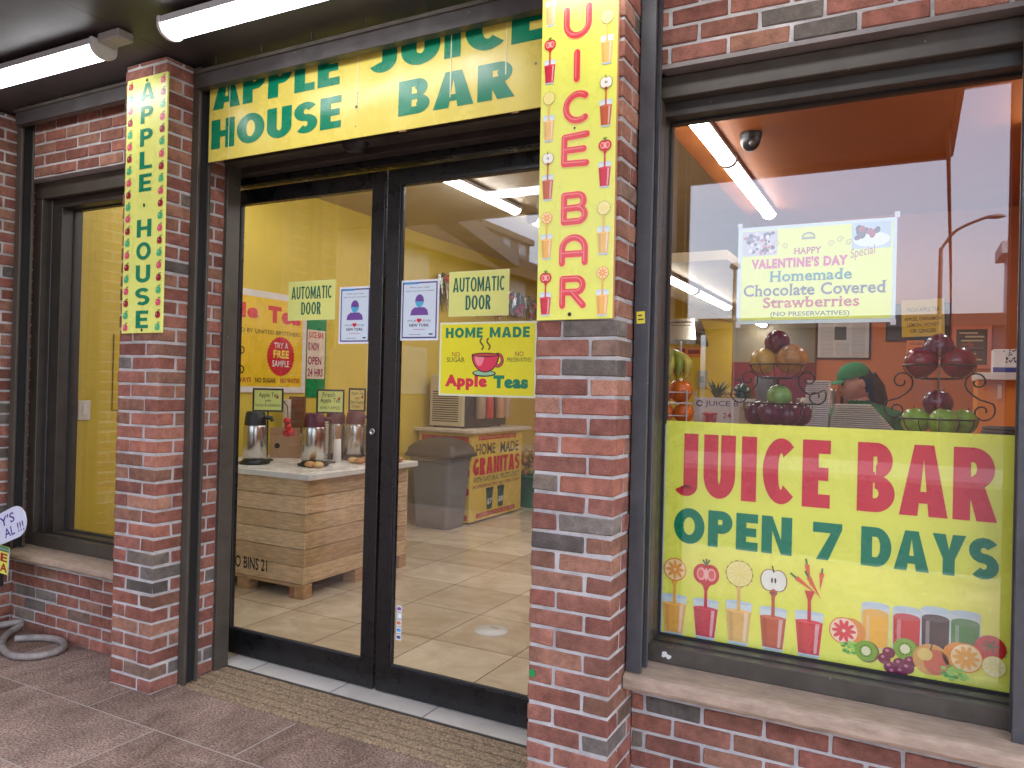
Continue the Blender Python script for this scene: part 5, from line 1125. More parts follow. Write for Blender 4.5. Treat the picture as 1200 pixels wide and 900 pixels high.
def fruit(name, label, cat, c, r, col, group=None, stem=True, dent=.1, mat='fruit', col2=None):
    rot = Matrix.Rotation(random.uniform(-.4, .4), 3, 'X') @ Matrix.Rotation(random.uniform(-.4, .4), 3, 'Y')
    t = thing(name, label, cat, c, group); m = MB(col); m.ball(c, r, col, 20, 14, dent=dent, rot=rot, wob=.02); m.build('flesh', mat, t)
    if stem: m = MB(S(70, 56, 36)); rz_ = r if not isinstance(r, tuple) else r[2]; d = rot @ Vector((0, 0, 1)); m.tube([Vector(c) + d * rz_ * .75, Vector(c) + d * rz_ * 1.12 + Vector((.004, 0, 0))], .0022, 6); m.build('stem', 'matte', t)
RA, RA2, GA = S(140, 22, 40), S(112, 26, 48), S(140, 178, 60)
fruit('apple', 'dark red apple crowning the upper tier of the right basket', 'apple', (cA[0], cA[1], 1.676), .048, RA2)
fruit('apple', 'red apple on the left of the upper tier of the right basket', 'apple', (cA[0] - .058, cA[1], 1.622), .056, RA)
fruit('apple', 'red apple on the right of the upper tier of the right basket', 'apple', (cA[0] + .058, cA[1] - .01, 1.622), .056, RA)
fruit('apple', 'red apple on the green ones in the lower tier of the right basket', 'apple', (cA[0] + .0, cA[1] + .02, 1.474), .050, RA2)
fruit('apple', 'green apple at the left of the lower tier of the right basket', 'apple', (cA[0] - .072, cA[1] - .01, 1.408), .049, GA)
fruit('apple', 'green apple at the front of the lower tier of the right basket', 'apple', (cA[0] + .016, cA[1] - .052, 1.408), .050, GA)
fruit('apple', 'green apple at the right of the lower tier of the right basket', 'apple', (cA[0] + .080, cA[1] + .006, 1.41), .046, GA)
fruit('melon', 'large orange melon on the right of the upper tier of the left basket', 'melon', (cM[0] + .052, cM[1], 1.638), (.062, .062, .06), S(196, 134, 76), stem=False, dent=.02)
fruit('melon', 'yellow melon on the left of the upper tier of the left basket', 'melon', (cM[0] - .058, cM[1], 1.628), (.054, .054, .053), S(206, 162, 76), dent=.05)
fruit('red_melon', 'dark red round fruit crowning the melons of the left basket', 'fruit', (cM[0] - .01, cM[1] + .02, 1.706), .050, S(110, 36, 60), dent=.05)
fruit('apple', 'green apple on the purple fruit in the lower tier of the left basket', 'apple', (cM[0] + .01, cM[1] - .03, 1.482), .050, S(132, 170, 90))
for i in range(7): a = i * .9; fruit('plum', 'purple fruit in the lower tier of the left basket', 'fruit', (cM[0] + .085 * math.cos(a), cM[1] + .085 * math.sin(a), 1.412 + .004 * (i % 2)), .048, S(90, 26, 62), 'purple fruit in the left basket', dent=.03)
t = thing('wire_stand', 'white wire rack holding oranges at the left edge of the big window', 'wire rack', (-.88, .72, 1.338)); 
for (x, y) in ((-.955, .66), (-.805, .66), (-.805, .80), (-.955, .80)): b = MB(S(200, 192, 190)); b.tube([(x, y, 1.338), (x, y, 1.50)], .003, 6); b.build('post', 'wire', t)
b = MB(S(200, 192, 190)); b.tube(bez([(-.885, .80, 1.338), (-.885, .80, 1.60), (-.875, .79, 1.68), (-.855, .74, 1.70), (-.845, .70, 1.66)], 5), .0035, 7); b.build('hook', 'wire', t)
for z in (1.345, 1.395, 1.445, 1.49): b = MB(S(200, 192, 190)); b.tube([(-.955, .66, z), (-.805, .66, z), (-.805, .80, z), (-.955, .80, z)], .0026, 6, closed=True); b.build('rail', 'wire', t)
OC = S(226, 112, 32)
for lab, c, r in (('large orange at the top right of the white rack', (-.848, .72, 1.497), .050), ('orange at the top left of the white rack', (-.925, .72, 1.482), .04), ('orange low on the left of the white rack', (-.915, .715, 1.405), .041), ('orange low on the right of the white rack', (-.832, .715, 1.405), .042)): fruit('orange', lab, 'orange', c, r, OC, stem=False, dent=.02)
t = thing('banana_bunch', 'bunch of greenish bananas hanging from the white hook', 'bananas', (-.885, .72, 1.6))
for i in range(4):
    a = -.5 + i * .3; b = MB(random.choice([S(196, 178, 60), S(150, 160, 60), S(206, 186, 80)])); x = -.895 + .012 * i
    b.tube(bez([(-.885, .72, 1.668), (x - .02 + .02 * i, .70, 1.62), (x - .03 + .025 * i, .69, 1.575), (x - .01 + .012 * i, .70, 1.535)], 5), [.005, .008, .012, .015, .017, .018, .018, .018, .017, .016, .015, .013, .010, .008, .006, .004], 9); b.build('banana', 'fruit', t)
for lab, x, y, col, lf in (('pineapple with a grey green crown behind the cardboard sign', -.775, 1.22, S(170, 130, 50), S(96, 116, 100)),):
    t = thing('pineapple', lab, 'pineapple', (x, y, 1.338)); b = MB(col)
    for k in range(9):
        for j in range(11): a = (j + .5 * (k % 2)) * 2 * math.pi / 11; r_ = .045 * math.sin(.5 + k * .27) + .008; b.ball((x + .02 + r_ * math.cos(a), y + r_ * math.sin(a), 1.352 + k * .017), .0135, random.choice([col, S(190, 150, 60), S(150, 116, 50)]), 7, 5)
    b.ball((x + .02, y, 1.42), (.045, .045, .08), S(150, 110, 50), 12, 8); b.build('fruit_body', 'fruit', t); b = MB(lf)
    for k in range(30):
        a = random.uniform(0, 6.28); L = random.uniform(.06, .12); e = random.uniform(.2, 1.0); p0 = Vector((x - .035, y, 1.46)); d = Vector((math.cos(a) * e, math.sin(a) * e, 1.1)).normalized(); s_ = Vector((-math.sin(a), math.cos(a), 0)) * .009
        p1 = p0 + d * L * .6; p2 = p0 + d * L + Vector((math.cos(a), math.sin(a), -.1)) * .02
        b.face([p0 - s_, p0 + s_, p1 + s_ * .8, p1 - s_ * .8], random.choice([lf, S(80, 100, 84), S(120, 136, 116)])); b.face([p1 - s_ * .8, p1 + s_ * .8, p2], random.choice([lf, S(80, 100, 84)]))
    b.build('crown', 'matte', t)
t = thing('watermelon', 'dark green pointed melon behind the left basket', 'melon', (-.69, 1.2, 1.338)); b = MB(S(50, 66, 44)); b.ball((-.70, 1.25, 1.44), (.058, .058, .1), S(52, 70, 46), 18, 14); b.build('rind', 'fruit', t); b = MB(S(70, 60, 40)); b.tube([(-.70, 1.25, 1.535), (-.712, 1.245, 1.56), (-.73, 1.24, 1.556)], .004, 6); b.build('stem', 'matte', t)
t = thing('cardboard_sign', 'handwritten JUICE BAR 24 card standing on the display shelf', 'sign', (-.76, 1.0, 1.338)); fr = frame(-.862, 1.0, 1.339, 0); b = MB(S(216, 206, 200)); b.fbox(fr, 0, .205, 0, .132, -.004, 0); b.build('card', 'paper', t); b = MB()
b.text(fr, 'JUICE B', .05, .195, .088, .118, S(70, 90, 130), .0008, bold=.01); b.text(fr, '24', .128, .165, .042, .066, S(190, 70, 90), .0008, bold=.01); b.build('lettering', 'paper', t); b = MB(); b.ribbon(fr, arc(.025, .105, .013, .012, 0, 330, 12), .006, S(70, 50, 60), .0008, False); b.build('swirl', 'paper', t)
t = thing('red_cup', 'small red cup in front of the handwritten card', 'cup', (-.775, .92, 1.338)); b = MB(S(150, 24, 44)); b.lathe([(.026, 1.338), (.030, 1.40), (.027, 1.40), (.024, 1.345), (.001, 1.345)], (-.775, .93, 0), 20); b.build('cup_body', 'plastic', t); b = MB(S(190, 60, 76)); b.lathe([(.0305, 1.396), (.032, 1.401), (.0305, 1.406)], (-.775, .93, 0), 20); b.build('rim', 'plastic', t)
t = thing('napkin_box', 'pale wooden box of napkins right of the handwritten card', 'box', (-.68, .99, 1.338)); b = MB(S(206, 182, 150)); b.box(-.655, -.585, .96, 1.04, 1.338, 1.455); b.build('box_body', 'wood', t, bevel=.003); b = MB(S(226, 222, 216)); b.box(-.648, -.60, .97, 1.03, 1.4555, 1.47); b.build('napkins', 'paper', t)
# stacks of take-away ware
t = thing('tray_stack', 'tall stack of white corrugated paper trays left of the person', 'tray stack', (-.36, 1.3, 1.338)); b = MB(S(220, 220, 222))
for i in range(24): z = 1.339 + i * .0092; b.box(-.42 + random.uniform(-.003, .003), -.325, 1.24, 1.36, z, z + .0068)
b.build('trays', 'paper', t, bevel=.002)
t = thing('lid_stack', 'low stack of clear white clamshell lids in front of the person', 'lid stack', (-.2, 1.3, 1.338)); b = MB(S(204, 198, 186))
for i in range(13): z = 1.339 + i * .0092; b.box(-.32 + .004 * i * .4, -.06 - .008 * i, 1.22 + random.uniform(-.003, .003), 1.37, z, z + .0066)
b.build('lids', 'plastic', t, bevel=.002)
t = thing('bag_bundle', 'bundle of brown paper goods at the far left of the tray stack', 'paper bundle', (-.47, 1.3, 1.338))
for i in range(4): b = MB(random.choice([S(190, 150, 110), S(150, 110, 80), S(206, 190, 170)])); b.lathe([(.024, 1.339), (.027, 1.40 + .02 * i), (.020, 1.42 + .02 * i), (.001, 1.42 + .02 * i)], (-.52 + i * .03, 1.30 + .04 * (i % 2), 0), 12); b.build('roll', 'matte', t)
t = thing('wicker_tray', 'dark woven tray at the lower right corner of the big window', 'tray', (.33, .8, 1.338)); b = MB(S(96, 84, 76))
for i in range(5): ring(b, (.34, .86), .115 - .002 * i, 1.345 + i * .011, .006, 26)
b.lathe([(.11, 1.339), (.11, 1.342)], (.34, .86, 0), 24); b.build('weave', 'matte', t)
for i in range(16): a = i * .3927; 
t = thing('steel_canister', 'group of dark metal canisters on the counter left of the person', 'canisters', (-.62, 3.2, 1.2))
for i, (x, r_, hh, c) in enumerate(((-.66, .05, .26, S(96, 84, 76)), (-.56, .045, .30, S(130, 110, 96)), (-.47, .05, .33, S(150, 130, 120)), (-.40, .035, .28, S(110, 70, 56)))): b = MB(c); b.lathe([(r_, 1.2), (r_, 1.2 + hh), (r_ * .9, 1.21 + hh), (.001, 1.21 + hh)], (x, 3.2 + .05 * (i % 2), 0), 16); b.build('canister', 'steel' if i == 2 else 'plastic', t)
t = thing('service_counter', 'dark service counter along the middle of the shop', 'counter', (-.3, 3.2, 0)); b = MB(S(120, 70, 40)); b.box(-1.9, -.02, 2.98, 3.5, 0, 1.17); b.build('cabinet', 'wall', t); b = MB(S(90, 84, 80)); b.box(-1.92, -.0, 2.95, 3.52, 1.172, 1.2); b.build('top', 'print', t)
t = thing('blender_jug', 'dark blender on the service counter behind the left basket', 'blender', (-.9, 3.2, 1.2)); b = MB(S(44, 46, 52)); b.box(-.99, -.83, 3.12, 3.28, 1.2, 1.36); b.build('base', 'plastic', t, bevel=.01); b = MB(S(70, 74, 82)); b.lathe([(.06, 1.3605), (.085, 1.60), (.07, 1.62), (.001, 1.62)], (-.91, 3.2, 0), 16); b.build('jug', 'plastic', t)

# person in a green cap behind the counter
t = tag(bpy.data.objects.new('person', None), 'person in a green cap and green shirt working behind the fruit display, head bent', 'person'); COL.objects.link(t); t.location = (-.26, 2.62, 0); ROOT['person'] = Vector(t.location)
def skin_body():
    me = bpy.data.meshes.new('body')
    P = [(0, 0, .92, .15), (0, 0, 1.12, .14), (0, 0, 1.30, .155), (0, 0, 1.40, .12), (-.01, 0, 1.455, .058), (-.025, -.005, 1.50, .056),
         (.17, 0, 1.37, .062), (.21, -.05, 1.16, .048), (.10, -.20, 1.06, .036), (.03, -.26, 1.06, .03),
         (-.17, 0, 1.37, .062), (-.22, -.06, 1.16, .048), (-.16, -.22, 1.06, .036), (-.08, -.27, 1.06, .03),
         (.09, 0, .84, .10), (.10, 0, .46, .072), (.10, 0, .08, .05), (.10, -.12, .04, .045), (-.09, 0, .84, .10), (-.10, 0, .46, .072), (-.10, 0, .08, .05), (-.10, -.12, .04, .045)]
    E_ = [(0, 1), (1, 2), (2, 3), (3, 4), (4, 5), (3, 6), (6, 7), (7, 8), (8, 9), (3, 10), (10, 11), (11, 12), (12, 13), (0, 14), (14, 15), (15, 16), (16, 17), (0, 18), (18, 19), (19, 20), (20, 21)]
    me.from_pydata([p[:3] for p in P], E_, [])
    o = bpy.data.objects.new('torso', me); COL.objects.link(o); o.modifiers.new('s', 'SKIN')
    for i, p in enumerate(P): me.skin_vertices[0].data[i].radius = (p[3], p[3])
    me.skin_vertices[0].data[0].use_root = True
    sb = o.modifiers.new('d', 'SUBSURF'); sb.levels = sb.render_levels = 2
    dg = bpy.context.evaluated_depsgraph_get(); e = o.evaluated_get(dg).to_mesh()
    m = MB()
    m.v = [tuple(Vector(v.co) + Vector((-.26, 2.62, 0))) for v in e.vertices]
    for p in e.polygons:
        c = p.center; col = S(60, 58, 66) if c.z < .92 and abs(c.y) < .13 and c.z > .1 else S(24, 96, 60)
        if c.z > 1.47: col = S(196, 142, 116)
        if c.y < -.22 and c.z > .9: col = S(196, 142, 116)
        if c.z < .1: col = S(40, 38, 40)
        m.f.append(tuple(p.vertices)); m.c.append(col); m.sm.append(True)
    bpy.data.objects.remove(o); return m
skin_body().build('body', 'cloth', t)
hc = Vector((-.300, 2.60, 1.572)); hr_ = Matrix.Rotation(R(-66), 3, 'Z') @ Matrix.Rotation(R(14), 3, 'X')   # faces left and down
b = MB(S(200, 146, 118)); rows = []
for i in range(15):
    th = math.pi * i / 14; row = []
    for j in range(24):
        a = 2 * math.pi * j / 24; x = math.sin(th) * math.cos(a) * .076; y = math.sin(th) * math.sin(a) * .094; z = -math.cos(th) * .112
        if y < 0:                                     # face side: brow, nose, mouth, chin
            f = max(0, 1 - abs(x) / .02); y -= f * .018 * max(0, 1 - abs(z + .008) / .03); y -= max(0, 1 - abs(x) / .03) * .008 * max(0, 1 - abs(z + .085) / .03)
            y += .006 * max(0, 1 - abs(z - .012) / .015) * max(0, 1 - abs(abs(x) - .03) / .02)
        if z < -.04: x *= 1 + (z + .04) * 4.2
        row.append(hc + hr_ @ Vector((x, y, z)))
    rows.append(row)
b.grid(rows, closed=True); b.build('head', 'skin', t)
for sx in (-1, 1):
    b = MB(S(190, 134, 108)); b.ball(hc + hr_ @ Vector((sx * .076, .006, -.008)), (.010, .02, .03), n=10, m=8, rot=hr_); b.build('ear', 'skin', t)
    b = MB(S(40, 30, 28)); b.ball(hc + hr_ @ Vector((sx * .028, -.088, .012)), (.010, .005, .006), n=8, m=6, rot=hr_); b.build('eye', 'plastic', t)
b = MB(S(150, 80, 76)); b.ball(hc + hr_ @ Vector((0, -.092, -.052)), (.020, .006, .006), n=10, m=6, rot=hr_); b.build('mouth', 'skin', t)
b = MB(S(26, 22, 24)); b.ball(hc + hr_ @ Vector((0, .026, .012)), (.080, .082, .1), n=18, m=12, rot=hr_); b.tube([hc + hr_ @ Vector((.0, .07, .02)), hc + hr_ @ Vector((.0, .10, -.06)), hc + hr_ @ Vector((.0, .11, -.14)), hc + hr_ @ Vector((.0, .10, -.22))], [.06, .062, .05, .02], 12); b.build('hair', 'cloth', t)
b = MB(S(20, 110, 66)); rows = []
for i in range(9):
    th = math.pi / 2 * i / 8; rows.append([hc + hr_ @ Vector((math.cos(th) * math.cos(2 * math.pi * j / 22) * .084, math.cos(th) * math.sin(2 * math.pi * j / 22) * .1, .038 + math.sin(th) * .09)) for j in range(22)])
b.grid(rows, closed=True); br = [[hc + hr_ @ Vector((math.cos(R(a)) * r * .8, -.06 + math.sin(R(a)) * r, .040 - (r - .05) * .25 + dz)) for a in range(200, 341, 14)] for r, dz in ((.05, 0), (.10, 0), (.115, -.002), (.10, -.005), (.05, -.005))]
b.grid(br); b.build('cap', 'cloth', t)

# on the orange partition
def wall_pic(name, label, cat, x0, x1, z0, z1, fc, ic, b=.014, tilt=0):
    t = thing(name, label, cat, (x0, 4.59, z0)); fr = frame(x0, 4.585, z0, 0, tilt); w, h = x1 - x0, z1 - z0; m = MB(fc)
    m.fbox(fr, 0, w, 0, h, -.012, 0); m.build('frame', 'plastic', t, bevel=.003); m = MB(ic); m.rect(fr, b, w - b, b, h - b, ic, .0008); m.build('print_field', 'paper', t); return t, fr, w, h
t, fr, w, h = wall_pic('framed_article', 'framed newspaper article on the orange wall above the person', 'picture', -.735, -.31, 1.805, 2.19, S(70, 40, 44), S(190, 184, 178)); m = MB()
m.rect(fr, w * .34, w * .56, h * .42, h * .72, S(84, 86, 84), .0012); m.build('photo', 'paper', t); m = MB(S(140, 134, 130))
for c in range(3):
    for i in range(30):
        if c == 1 and 10 < i < 24: continue
        m.rect(fr, w * (.08 + c * .29), w * (.32 + c * .29), h * .06 + i * h * .029, h * .06 + i * h * .029 + .0035, S(150, 144, 140), .0012)
m.build('text_columns', 'paper', t)
t, fr, w, h = wall_pic('dark_picture', 'dark picture on the orange wall behind the yellow apples cinnamon card', 'picture', -.20, .262, 1.955, 2.26, S(54, 50, 56), S(74, 72, 80)); 
t = thing('paper_card', 'yellow card listing apples, cinnamon, lemon, honey or ginger on the orange wall', 'card', (-.08, 4.55, 1.99)); fr = frame(-.08, 4.566, 1.985, 0, 2); m = MB(S(224, 190, 70)); m.fbox(fr, 0, .305, 0, .30, -.003, 0); m.build('card', 'paper', t); m = MB()
for i, s_ in enumerate(('OR GINGER', 'LEMON, HONEY', 'APPLES, CINNAMON')): m.text(fr, s_, .06 - .02 * i, .245 + .02 * i, .03 + i * .048, .062 + i * .048, S(80, 64, 40), .0008, bold=.01)
m.text(fr, 'FRESH APPLE TEA', .04, .27, .20, .235, S(90, 70, 44), .0008); m.build('lettering', 'paper', t)
t, fr, w, h = wall_pic('framed_photo', 'framed photograph in an orange frame at the right of the orange wall', 'picture', .275, .545, 1.735, 2.075, S(230, 140, 110), S(92, 78, 70), .03); m = MB()
for i in range(16): m.rect(fr, random.uniform(.04, .12), random.uniform(.13, .22), .05 + i * .015, .062 + i * .015, random.choice([S(206, 190, 150), S(120, 100, 90), S(70, 60, 56), S(170, 90, 60)]), .0012 + i * 1e-5)
m.build('photo', 'paper', t)
t, fr, w, h = wall_pic('paper_notice', 'small JUICE BAR IS NOW OPEN notice above the red apples', 'notice', -.045, .085, 1.76, 1.965, S(230, 130, 70), S(232, 140, 80), .004); m = MB()
for i, s_ in enumerate(('JUICE BAR', 'IS NOW', 'OPEN')): m.text(fr, s_, .014, w - .014, h - .05 - i * .055, h - .02 - i * .055, S(150, 60, 50), .0012, bold=.02)
m.build('lettering', 'paper', t)
t = thing('wall_shelf', 'white shelf on the orange wall at the right edge of the big window', 'shelf', (.6, 3, 1.6)); m = MB(S(214, 208, 204)); m.box(.345, 1.5, 2.95, 3.4, 1.612, 1.655); m.build('board', 'plastic', t, bevel=.003); m = MB(S(214, 130, 50)); m.box(.355, 1.5, 3.0, 3.4, .0, 1.6115); m.build('panel', 'wall', t); m = MB(S(220, 190, 160)); m.box(.455, .475, 2.985, 2.9995, 1.50, 1.585); m.build('switch_plate', 'plastic', t)
t = thing('carton', 'white carton with a blue band standing on the white shelf', 'carton', (.48, 3.1, 1.655)); m = MB(S(216, 214, 214)); m.box(.435, .56, 3.05, 3.2, 1.6555, 1.80); m.build('box_body', 'paper', t, bevel=.003); m = MB(S(50, 60, 130)); m.box(.434, .561, 3.0475, 3.0495, 1.66, 1.69); m.build('band', 'paper', t); m = MB(S(40, 36, 40)); fr = frame(.435, 3.049, 1.656)
for i in range(24): m.disc(fr, random.uniform(.05, .12), random.uniform(.06, .14), .004, .005, S(50, 46, 50), .0005 + i * 1e-5, 7)
m.build('print', 'paper', t)
t = thing('range_hood', 'grey metal cooker hood over the rear kitchen wall', 'cooker hood', (-2.0, 5.0, 1.95)); m = MB(S(170, 160, 150)); a, c = [(-2.26, 4.7), (-1.80, 4.7), (-1.80, 5.2), (-2.26, 5.2)], [(-2.16, 4.85), (-1.86, 4.85), (-1.86, 5.15), (-2.16, 5.15)]
rows = [[(x, y, 1.95) for x, y in a], [(x, y, 1.99) for x, y in a], [(x, y, 2.20) for x, y in c]]; m.face([(x, y, 2.20) for x, y in c]); m.grid(rows, closed=True, smooth=False); m.face(rows[0][::-1]); m.build('hood', 'steel', t); m = MB(S(120, 112, 104))
for i in range(5): m.box(-2.17 + .008 * i, -1.87, 4.74 + .02 * i, 4.87, 2.02 + i * .035, 2.032 + i * .035)
m.build('louvre', 'steel', t)
for i, (x, z, lab) in enumerate(((-3.0, 2.02, 'orange price list high on the rear yellow wall'), (-3.22, 1.74, 'orange price list lower on the rear yellow wall'))):
    t = thing('price_list', lab, 'notice', (x, 8.89, z)); fr = frame(x, 8.89, z); m = MB(S(226, 130, 60)); m.fbox(fr, 0, .22, 0, .42, -.004, 0); m.build('sheet', 'paper', t); m = MB()
    for k in range(4): m.rect(fr, .02, .20, .05 + k * .1, .11 + k * .1, S(150, 50, 40), .001)
    m.build('text_rows', 'paper', t)
t = thing('wall_switch', 'grey switch box on the rear yellow wall', 'switch', (-2.8, 8.89, 1.6)); fr = frame(-2.82, 8.895, 1.56); m = MB(S(170, 160, 140)); m.fbox(fr, 0, .14, 0, .26, 0, .03); m.build('box_body', 'plastic', t, bevel=.004); m = MB(S(110, 104, 96)); m.fbox(fr, .04, .1, .08, .18, .0305, .038); m.build('rocker', 'plastic', t)

# ------------------------------------------------------------------ outside, at the left
t = thing('paddle_sign', 'rounded white board with purple hand lettering at the far left', 'sign', (-4.5, .02, .66)); fr = frame(-4.368, .03, .672, 0, 22)
m = MB(S(214, 218, 232)); pts = [(-.34, -.075), (.05, -.085)] + [(.05 + .095 * math.cos(R(a)), .0 + .085 * math.sin(R(a))) for a in range(-80, 91, 17)] + [(-.34, .085)]
m.poly(fr, pts, S(214, 218, 236), 0); m.poly(fr, pts[::-1], S(190, 194, 206), -.006)
for i in range(len(pts)): p0, p1 = pts[i], pts[(i + 1) % len(pts)]; m.face([fr(*p0, 0), fr(*p0, -.006), fr(*p1, -.006), fr(*p1, 0)], S(200, 204, 214))
m.build('board', 'paper', t); m = MB(); PU = S(60, 30, 130)
m.text(fr, "Y'S", -.095, .045, .008, .062, PU, .0008, bold=.01); m.text(fr, 'AL !!!', -.075, .115, -.06, -.008, PU, .0008, bold=.01); m.build('lettering', 'paper', t)
m = MB(S(60, 60, 64)); m.tube([(-4.52, .04, 0.0), (-4.52, .04, .62)], .008, 8); m.build('post', 'wire', t)
t = thing('price_card', 'yellow card with dark red letters in a clear holder at the far left edge', 'price card', (-4.5, 0, .46)); fr = frame(-4.506, .0, .412, 0, -3)
m = MB(S(222, 220, 90)); m.fbox(fr, -.1, .175, 0, .15, -.003, 0); m.build('card', 'paper', t); m = MB(S(60, 120, 80)); m.rect(fr, -.1, .175, .122, .15, S(60, 120, 80), .0006); m.build('green_band', 'paper', t)
m = MB(S(150, 30, 40)); m.text(fr, 'OFFER', -.08, .165, .012, .085, S(150, 30, 40), .0010, bold=.03); m.v = []; m.f = []; m.c = []; m.sm = []; m.marks = []
m.text(fr, 'E', .10, .165, .067, .112, S(150, 30, 40), .0010, bold=.03); m.text(fr, 'A', .10, .168, .012, .057, S(150, 30, 40), .0010, bold=.03); m.build('lettering', 'paper', t)
m = MB(S(150, 160, 160)); m.tube([fr(.178, -.03, 0), fr(.178, .135, 0), fr(-.1, .135, 0)], .003, 6); m.build('wire_holder', 'wire', t); m = MB(S(30, 30, 32)); m.box(-4.70, -4.40, -.02, .02, .33, .405); m.build('clamp', 'plastic', t, bevel=.004)
m = MB(S(40, 40, 42)); m.tube([(-4.56, .0, 0), (-4.56, .0, .33)], .012, 8); m.build('post', 'wire', t)
hp = [(-4.70, .10, .03), (-4.60, .205, .05), (-4.575, .22, .04), (-4.50, .10, .024), (-4.36, -.005, .022), (-4.22, -.055, .022), (-4.12, -.06, .022), (-4.04, -.01, .022), (-4.015, .075, .022), (-4.06, .155, .022), (-4.17, .20, .022), (-4.30, .175, .022), (-4.40, .09, .022)]
m = MB(S(142, 134, 128)); m.tube(bez(hp, 8), .0185, 12); tag(m.build('hose', 'rubber'), 'grey hose coiled on the paving under the narrow left window', 'hose')
m = MB(S(40, 90, 50)); m.disc(frame(-1.15, -.0035, .50), 0, 0, .012, .014, S(20, 140, 70), .0006, 14); m.build('paint_spot', 'matte', bpy.data.objects['brick_pillar.001'])

# ------------------------------------------------------------------ across the street (seen mirrored in the glass)
def building(label, x0, x1, y0, y1, h, wall, win, nx, nz, cornice=.35, cat='building'):
    """a block with window rows on the side that faces the shop and on the side that faces +X"""
    t = thing('building', label, cat, ((x0 + x1) / 2, y1, 0)); m = MB(wall); m.box(x0, x1, y0, y1, -.12, h); m.build('wall', 'matte', t)
    m = MB(tuple(c * .8 for c in wall)); m.box(x0 - .3, x1 + .3, y0 - .3, y1 + .3, h - cornice, h + .1); m.build('cornice', 'matte', t)
    for f_, L in ((frame(x1, y1, 0, 180), x1 - x0), (frame(x1, y0, 0, 90), y1 - y0)):
        for i in range(nx):
            for k in range(nz):
                u = L * (i + .5) / nx; v = (h - .6) * (k + .35) / nz + .6; q = MB(win); q.fbox(f_, u - L / nx * .22, u + L / nx * .22, v, v + (h / nz) * .42, .001, .03); q.build('window', 'print', t)
    return t
building('low tan brick building across the street with a flat roof', -30, -9.2, -34, -6.6, 4.7, S(96, 76, 60), S(110, 114, 120), 6, 2)
building('tall grey tower block far across the street', -34, -28, -52, -44, 13.6, S(100, 90, 84), S(136, 142, 150), 3, 6)
building('long two storey brown building across the street', -8.0, 14, -40, -30, 4.6, S(84, 68, 60), S(66, 70, 76), 9, 2)
building('white water tank house on a roof across the street', 3.2, 5.2, -33, -31, 7.4, S(206, 204, 206), S(150, 160, 170), 1, 1)
t = thing('street_lamp', 'brown street lamp with a curved arm across the street', 'street lamp', (.72, -24, 0)); m = MB(S(90, 70, 60)); m.tube([(.72, -24, -.13), (.72, -24, 6.2)], [.09, .06], 10); m.build('pole', 'bronze', t)
m = MB(S(90, 70, 60)); m.tube(bez([(.72, -24, 6.15), (1.1, -24, 6.7), (1.7, -24, 7.0), (2.0, -24, 7.08)], 5), .045, 8); m.build('arm', 'bronze', t); m = MB(S(120, 110, 104)); m.ball((2.15, -24, 7.08), (.28, .12, .07), n=12, m=8); m.build('lamp_head', 'bronze', t)
t = thing('street_lamp', 'street lamp further along the opposite pavement', 'street lamp', (-9, -26, 0)); m = MB(S(90, 70, 60)); m.tube([(-6, -26, -.13), (-6, -26, 6.2)], [.09, .06], 10); m.build('pole', 'bronze', t); m = MB(S(120, 110, 104)); m.ball((-6, -26, 6.3), (.2, .2, .14), n=12, m=8); m.build('lamp_head', 'bronze', t)
m = MB(S(120, 84, 66)); m.tube([(.15, -1.66, 3.0), (.3, -5, 2.75), (.66, -14, 2.9)], .012, 6); m.build('cable', 'rubber', bpy.data.objects['canopy'])
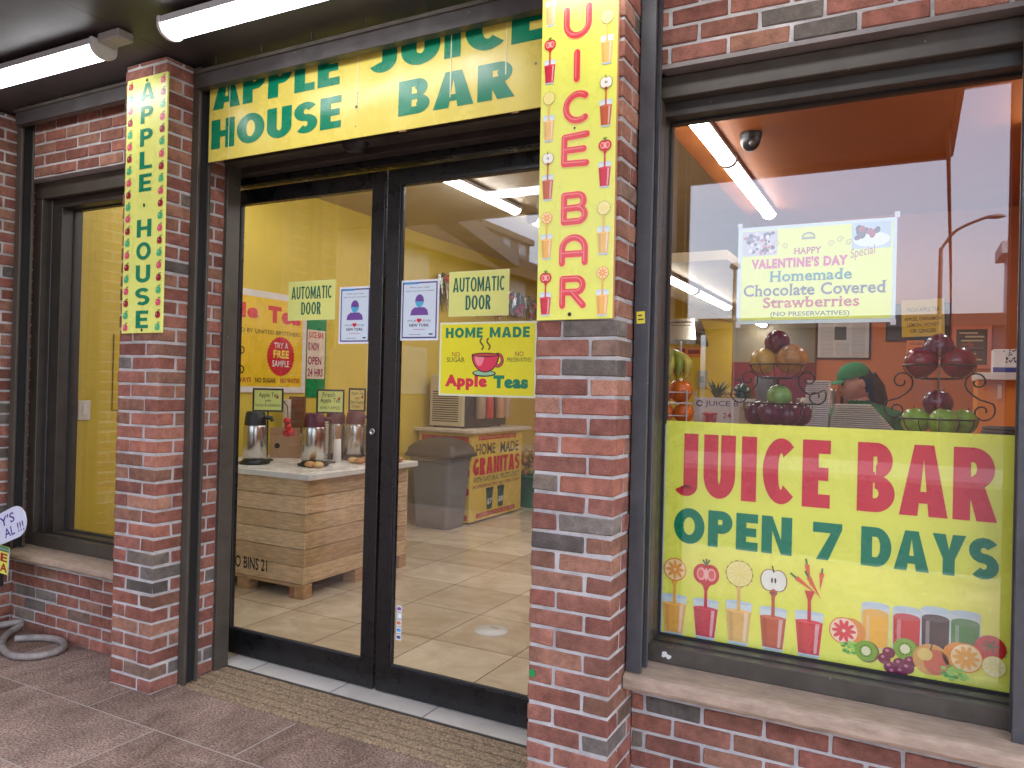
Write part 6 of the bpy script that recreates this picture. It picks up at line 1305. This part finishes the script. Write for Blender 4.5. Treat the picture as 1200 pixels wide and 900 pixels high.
def car(label, x, y, col, h=1.5):
    t = thing('parked_car', label, 'car', (x, y, -.13)); m = MB(col); z0 = -.13; L, Wd_ = 4.5, 1.78
    side = [(-2.25, .32), (-2.22, .72), (-1.95, .86), (-1.15, .96), (-.55, 1.42), (.95, 1.46), (1.65, 1.02), (2.15, .95), (2.25, .6), (2.22, .32)]
    rows = []
    for yy, k, dz in ((-Wd_ / 2, .985, -.01), (-Wd_ / 2 + .08, 1, 0), (Wd_ / 2 - .08, 1, 0), (Wd_ / 2, .985, -.01)): rows.append([(x + a * k, y + (yy * (.82 if b > 1.2 else 1)), z0 + b * h / 1.5 + dz) for a, b in side])
    m.grid(rows, closed=True); m.face(rows[0][::-1]); m.face(rows[-1]); m.build('body', 'carpaint', t)
    for sy in (-1, 1):
        m = MB(S(30, 34, 40)); yy = y + sy * (Wd_ / 2 * .90 + .006); yb = y + sy * (Wd_ / 2 + .006)
        for u0, u1, a, b in ((-.95, .12, -.5, .08), (.2, 1.35, .2, .9)): m.mark(); q = [(x + u0, yb, z0 + 1.0 * h / 1.5), (x + u1, yb, z0 + 1.0 * h / 1.5), (x + b, yy - sy * .06, z0 + 1.37 * h / 1.5), (x + a, yy - sy * .06, z0 + 1.37 * h / 1.5)]; m.face(q if sy < 0 else q[::-1])
        m.build('side_window', 'print', t)
        for wx in (-1.4, 1.4):
            m = MB(S(26, 26, 28)); m.lathe([(.33, -.1), (.34, -.08), (.34, .08), (.33, .1)], (x + wx, y + sy * (Wd_ / 2 - .08), z0 + .33), 20, rot=Matrix.Rotation(R(90), 3, 'X')); w_ = m.build('wheel', 'matte', t)
            m = MB(S(170, 172, 176)); m.lathe([(.2, -.104), (.21, .104)], (x + wx, y + sy * (Wd_ / 2 - .08), z0 + .33), 16, rot=Matrix.Rotation(R(90), 3, 'X')); m.build('rim', 'steel', w_)
    return t
car('pale grey car parked across the street, mirrored in the door glass', -12.4, -13.6, S(150, 144, 134))

t = thing('warning_sticker', 'small yellow sticker on the grey rail beside the JUICE BAR pillar', 'sticker', (-.836, .147, 1.72)); fr = frame(-.852, .1475, 1.725, 0, 3); m = MB(S(226, 210, 60)); m.rect(fr, 0, .03, 0, .042, S(226, 210, 60), .0003); m.build('sheet', 'paper', t); m = MB(); m.rect(fr, .005, .025, .012, .017, S(60, 56, 30), .0006); m.rect(fr, .005, .02, .026, .031, S(60, 56, 30), .0006); m.build('text_rows', 'paper', t)
o = MB(); fr = frame(-.768, .2845, .545, 0, 20)
for i in range(6): a = i * 1.1; o.disc(fr, .004 * i, .010 * math.sin(a), .008, .006, S(214, 212, 206), .0003 + i * 3e-5, 7)
tag(o.build('torn_sticker', 'paper'), 'torn white sticker remnant on the lower left frame of the big window', 'sticker')
